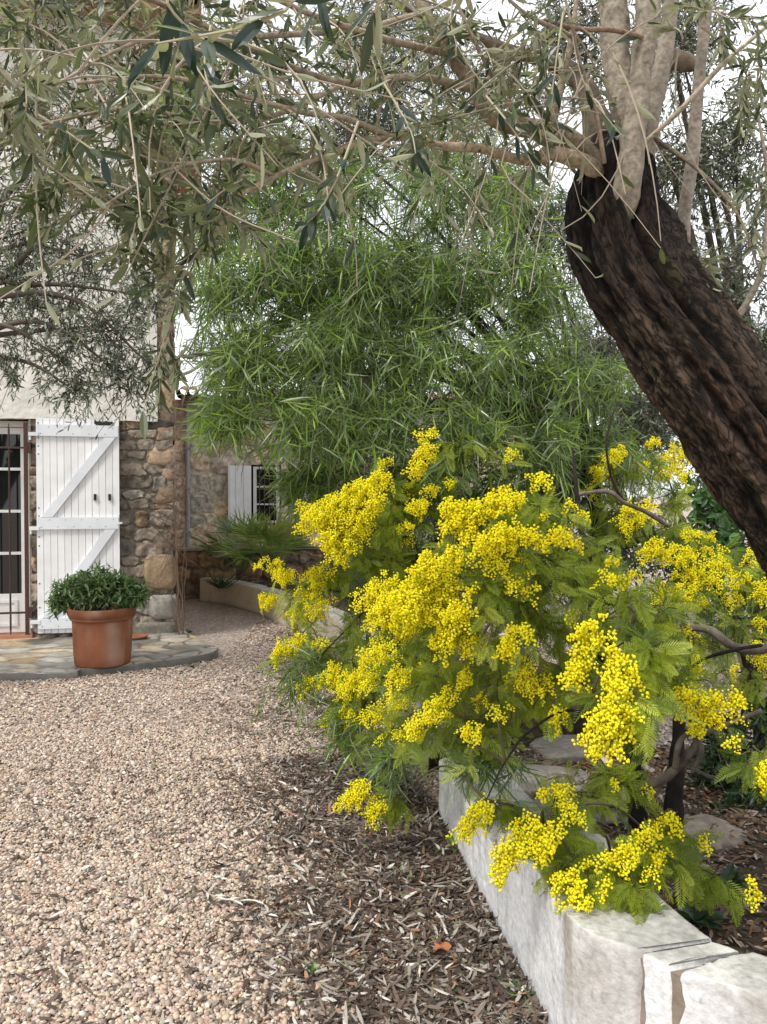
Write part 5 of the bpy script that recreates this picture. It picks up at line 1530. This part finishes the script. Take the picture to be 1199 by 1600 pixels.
SP3 = [(960, 712, 50, 30, 3.9), (1020, 692, 24, 18, 3.9), (1068, 705, 40, 44, 3.9, .3), (1068, 742, 24, 24, 3.9), (1045, 715, 20, 18, 3.9), (940, 735, 30, 30, 3.9), (985, 810, 40, 60, 3.7, 0, .8), (1010, 800, 40, 40, 3.7, 0, .7), (1060, 870, 60, 40, 3.6, .2), (1030, 855, 40, 30, 3.6), (1095, 900, 60, 40, 3.6, .2, .8), (1080, 835, 40, 16, 3.8), (1130, 880, 50, 24, 3.7, .1, .5), (1040, 940, 40, 60, 3.5, .1), (1070, 925, 40, 30, 3.5),
       (1065, 1010, 30, 50, 3.4, .2), (1050, 990, 26, 40, 3.4), (1085, 1040, 24, 40, 3.4, .2), (1190, 920, 24, 50, 3.5), (1185, 1020, 26, 60, 3.5, .2), (1150, 905, 40, 30, 3.6, .1, .5), (1115, 860, 40, 24, 3.8, .1, .5), (1175, 870, 30, 30, 3.7, 0, .6), (1010, 870, 30, 24, 3.6), (1110, 915, 40, 20, 3.6, .2, .6)]
mimosa('yellow-flowering mimosa at the right edge, half hidden behind the leaning olive trunk', P3(1190, 1190, 4.6), back_stems, CL3, SP3, 303, 19, 1.6, .22)


# ------------------------------------------------------------------ fan palms in the planter
def palm(px, py, d, n, R, seed, label, z0=.24):
    rng = np.random.default_rng(seed)
    c = P3(px, py, d); c[2] = z0
    root = thing('fan_palm', label, 'palm', tuple(c), 0, 'fan palms in the planter')
    g = G(); add_limb(g, [(0, 0, -.05), (0, 0, .12), (.01, 0, .22)], [.08, .075, .05], 12, 14, (.10, .07, .045), .3, 2, 20); g.build('trunk', M_BARK, root)
    for k in range(n):
        a = rng.uniform(0, 2 * np.pi); el_ = rng.uniform(.55, 1.5)
        d0 = np.array([math.cos(a) * math.cos(el_), math.sin(a) * math.cos(el_), math.sin(el_)])
        L0 = R * rng.uniform(.5, .75)
        tip = np.array([0, 0, .18]) + d0 * L0
        g = G()
        add_tubes(g, np.array([[[0, 0, .18], np.array([0, 0, .18]) + d0 * L0 * .5 + [0, 0, .02], tip]]), np.array([[.006, .005, .004]]), 4, (.16, .20, .06))
        m = 18
        fa = np.linspace(-1.35, 1.35, m)
        side = norm(np.cross(d0, [0, 0, 1.0])); upv = np.cross(side, d0)
        D = d0[None] * np.cos(fa)[:, None] + side[None] * np.sin(fa)[:, None] + rng.normal(0, .05, (m, 3)) + [0, 0, -.08]
        dry = rng.random() < .15
        cl_ = (.30, .24, .12) if dry else np.array([(.20, .28, .08), (.27, .35, .08), (.13, .20, .08)][rng.integers(0, 3)])
        place(g, LEAF_LONG, np.repeat(tip[None], m, 0), D, np.repeat(upv[None], m, 0) + rng.normal(0, .25, (m, 3)), R * rng.uniform(.42, .55, m), .024, np.array(cl_) * rng.uniform(.85, 1.2, (m, 1)), rng.uniform(.2, 1, m))
        g.build('frond', M_GREEN, root)


palm(378, 900, 10.85, 22, .80, 1, 'fan palm in the planter directly below the white annex shutter')
palm(428, 890, 10.0, 24, .88, 2, 'fan palm in the planter below the annex window, nearest the yellow mimosa')


def tuft(name, label, cat, loc, n, Ln, w, cols, seed, spread=.8, mat=M_GREEN, tmpl=LEAF_LONG, group=None, up=1.0):
    rng = np.random.default_rng(seed)
    root = thing(name, label, cat, tuple(loc), 0, group)
    g = G()
    a = rng.uniform(0, 6.28, n)
    D = np.stack([np.cos(a) * spread, np.sin(a) * spread, up * rng.uniform(.25, 1, n)], -1)
    B = rng.normal(0, Ln[0] * .12, (n, 3)); B[:, 2] = 0
    place(g, tmpl, B, D, np.tile([0, 0, 1.0], (n, 1)) + rng.normal(0, .2, (n, 3)), rng.uniform(Ln[0], Ln[1], n), w, mixcol(rng, n, cols, None, .15), rng.uniform(.3, 1.2, n))
    g.build('leaves', mat, root)
    return root


tuft('spiky_plant', 'dark spiky plant in the planter beside the stone plinth', 'plant', (*P3(345, 900, 10.5)[:2], .24), 46, (.25, .42), .025, [(.05, .09, .05), (.08, .12, .06)], 5)


def weed(px, py, n, Ln, w, cols, seed, label, z=None, tmpl=LEAF_OVAL, **kw):
    z_ = 0.0 if z is None else z
    d = (CAM[2] - z_) * F / (py - 775)
    c = P3(px, py, d)
    if z is None:
        z_ = float(ground_z(np.array(c[0]), np.array(c[1]))) + .008
    return tuft('weed', label, 'weed', (c[0], c[1], z_), n, Ln, w, cols, seed, tmpl=tmpl, **kw)


GW = [(.10, .22, .04), (.14, .28, .06), (.07, .15, .03)]
weed(490, 1535, 9, (.025, .04), .018, GW, 1, 'small light green seedling on the gravel near the bottom of the photo')
weed(712, 1335, 8, (.07, .12), .032, GW, 2, 'broad-leaved green weed at the foot of the white wall', up=.5)
weed(555, 1330, 6, (.015, .028), .009, GW, 3, 'tiny weed left of the broad-leaved one, on the leaf litter')
weed(622, 1372, 7, (.02, .05), .008, GW, 4, 'tiny weed on the dark leaf litter, midway along the white wall')
weed(640, 1425, 6, (.02, .03), .010, GW, 6, 'tiny pale weed in the thickest leaf litter')
weed(815, 1575, 26, (.03, .07), .008, [(.06, .12, .04), (.10, .17, .05)], 7, 'feathery dark green weed at the wall foot by the bottom edge', tmpl=LEAF_LONG)
weed(292, 992, 60, (.05, .13), .016, [(.10, .16, .07), (.07, .12, .05)], 8, 'grey-green weed tuft beside the flagstones at the house corner', tmpl=LEAF_LONG, up=.8)
weed(300, 1046, 30, (.02, .05), .012, [(.08, .14, .04)], 9, 'thin weeds against the curved edge of the flagstones')
weed(500, 1100, 70, (.06, .18), .014, [(.08, .13, .05), (.12, .17, .06)], 10, 'tangled green weeds on the gravel below the farther mimosa', tmpl=LEAF_LONG, up=.6)

# climbing vine, leafless, on the house corner
rng = np.random.default_rng(77)
vine = thing('climbing_vine', 'leafless climbing vine with dry brown stems at the stone corner of the house', 'vine', (A[0] + .08, A[1] - .02, 0))
g = G()
ca, sa = math.cos(ROT), math.sin(ROT)
for k in range(8):
    n = 16
    z = np.linspace(0, rng.uniform(1.0, 2.9), n)
    off_ = np.cumsum(rng.normal(0, .02, n)) + rng.uniform(-.03, .13); off2 = np.cumsum(rng.normal(0, .01, n)) * .5 - .09 - rng.random() * .07
    add_tubes(g, np.stack([off_, off2, z], -1)[None], np.linspace(.007, .002, n)[None] * rng.uniform(.4, 1.0), 5, np.array([.16, .11, .08]) * rng.uniform(.6, 1.3))
for k in range(34):
    n = 10
    z0 = rng.uniform(.9, 1.75)
    L0 = rng.uniform(.15, .5); sgn_ = -1 if k < 27 else 1
    t = np.linspace(0, 1, n)
    xx = sgn_ * t * L0 - .03; zz = z0 + rng.normal(0, .25) * t + np.cumsum(rng.normal(0, .015, n))
    P = np.stack([xx * ca, xx * sa - .11 + .01 * np.sin(t * 9 + k), zz], -1)
    add_tubes(g, P[None], np.linspace(.004, .0015, n)[None], 4, np.array([.13, .09, .07]) * rng.uniform(.6, 1.4))
g.build('stems', M_TWIG, vine)

# fallen things on the gravel
rng = np.random.default_rng(78)
d = 1.5 * F / (1425 - 775)
c = P3(345, 1425, d); c[2] = .022
tw = thing('fallen_twig', 'fallen olive twig with silvery upturned leaves lying on the gravel', 'twig', tuple(c))
g = G(); T = np.array([[[-.10, .09, .012], [-.05, .035, .010], [0, .0, .008], [.06, -.01, .008], [.12, -.008, .008]]]); add_tubes(g, T, np.full((1, 5), .0016), 5, (.4, .36, .3)); g.build('stalk', M_TWIG, tw)
g = G(); B, D, U = leaf_sites(rng, T, 9, .2, .5, True, .1); D[:, 2] = 0.05
place(g, LEAF_OLIVE_NEAR, B, norm(D), np.tile([0, 0, 1.0], (9, 1)), .05, .010, (.55, .56, .52)); g.build('leaves', M_LITTER, tw)
d = 1.5 * F / (1503 - 775); c = P3(690, 1503, d); c[2] = .03
g = G()
a = np.linspace(0, 2 * np.pi, 20, endpoint=False); rr = np.where(np.arange(20) % 4 == 0, .034, np.where(np.arange(20) % 2 == 0, .02, .026))
v = np.concatenate([[[0, 0, .004]], np.stack([np.cos(a) * rr, np.sin(a) * rr, .008 * np.sin(a * 3) + .004], -1)])
g.add(v, [[0, i + 1, (i + 1) % 20 + 1] for i in range(20)], (.34, .13, .05))
o = g.build('fallen_leaf', M_LITTER); o.location = c; tag(o, 'lobed orange-brown dead leaf on the dark leaf litter', 'leaf')

# ------------------------------------------------------------------ undergrowth on the right and at the back
GC = [(.03, .06, .028), (.05, .09, .035), (.02, .04, .02)]
far_tree('shrub', 'dark green narrow-leaved shrub at the right edge behind the mimosa stems', 'shrub', (2.2, 3.9, .12), [(1180, 1200, 3.9)],
         [(1130, 1150, 130, 110, 3.6, .25, 1.0), (1180, 1220, 110, 120, 3.4, .25, 1.0), (1120, 1220, 120, 90, 3.6, .25, .8), (1200, 1120, 120, 100, 3.6, .25, .8), (1150, 1270, 110, 60, 3.3, .2, .5)],
         M_GREEN, LEAF_OVAL, 46, 11, (.04, .075), (.22, .32), GC, None, 401, .03, spread=.9, droop=.2, opposite=False)
far_tree('shrub', 'broad-leaved green shrub seen past the left edge of the leaning trunk', 'shrub', (2.6, 5.4, 0), [(1110, 850, 5.5)],
         [(1110, 790, 90, 120, 5.4, .3, 1.0), (1150, 850, 110, 110, 5.3, .3, 1.0), (1060, 860, 120, 100, 5.6, .3, .7), (1200, 950, 200, 200, 5.4, .4, 1.4)],
         M_GREEN, LEAF_OVAL, 34, 11, (.06, .10), (.35, .45), [(.07, .15, .05), (.05, .11, .04), (.10, .19, .07)], None, 402, .03, spread=.9, droop=.2, opposite=False)
for k_, (x_, y_, n_l, lab) in enumerate(((.98, 2.42, 26, 'low dark weed on the soil behind the white wall, nearest the cracked blocks'), (1.16, 2.62, 30, 'low dark weed on the soil below the tip of the yellow mimosa sprig'), (.92, 2.72, 20, 'low green weed close behind the top of the white wall'), (1.45, 2.5, 26, 'low weed on the soil at the right edge of the photo'))):
    tuft('weed', lab, 'weed', (x_, y_, float(soil_z(np.array(x_), np.array(y_)))), n_l, (.05, .11), .03, [(.035, .075, .03), (.05, .10, .035), (.03, .055, .03)], 60 + k_, tmpl=LEAF_OVAL, up=.8)

BGC = [(.05, .085, .04), (.07, .11, .05), (.035, .055, .03), (.10, .13, .07)]
for k_, (x_, y_, lab, cl_) in enumerate((
        (.9, 9.5, 'bushy green shrub far behind the mimosas, left of the other background shrubs', [(650, 780, 200, 200, 9.3, .8, 1.3), (760, 820, 200, 190, 9.0, .8, 1.2), (560, 830, 150, 140, 9.3, .7, .8), (660, 900, 200, 120, 9.2, .6, .8)]),
        (2.9, 9.0, 'bushy green shrub far behind the mimosas, in the middle of the background shrubs', [(880, 760, 200, 220, 8.8, .8, 1.3), (970, 840, 200, 180, 8.8, .8, 1.2), (860, 890, 200, 130, 8.8, .7, .9)]),
        (4.6, 8.4, 'bushy green shrub far behind the leaning trunk, rightmost of the background shrubs', [(1130, 730, 160, 120, 8.4, .8, .7), (1190, 800, 200, 200, 8.4, .8, 1.2), (1080, 900, 200, 150, 8.4, .7, 1.0)]))):
    far_tree('shrub', lab, 'shrub', (x_, y_, -.02), [(cl_[0][0], cl_[0][1] + 90, cl_[0][4])], cl_, M_GREEN, LEAF_OVAL, 130, 14, (.05, .09), (.25, .4), BGC, None, 410 + k_, .05, spread=.9, droop=.2, opposite=False)
print('faces', sum(len(o.data.polygons) for o in bpy.data.objects if o.type == 'MESH'))
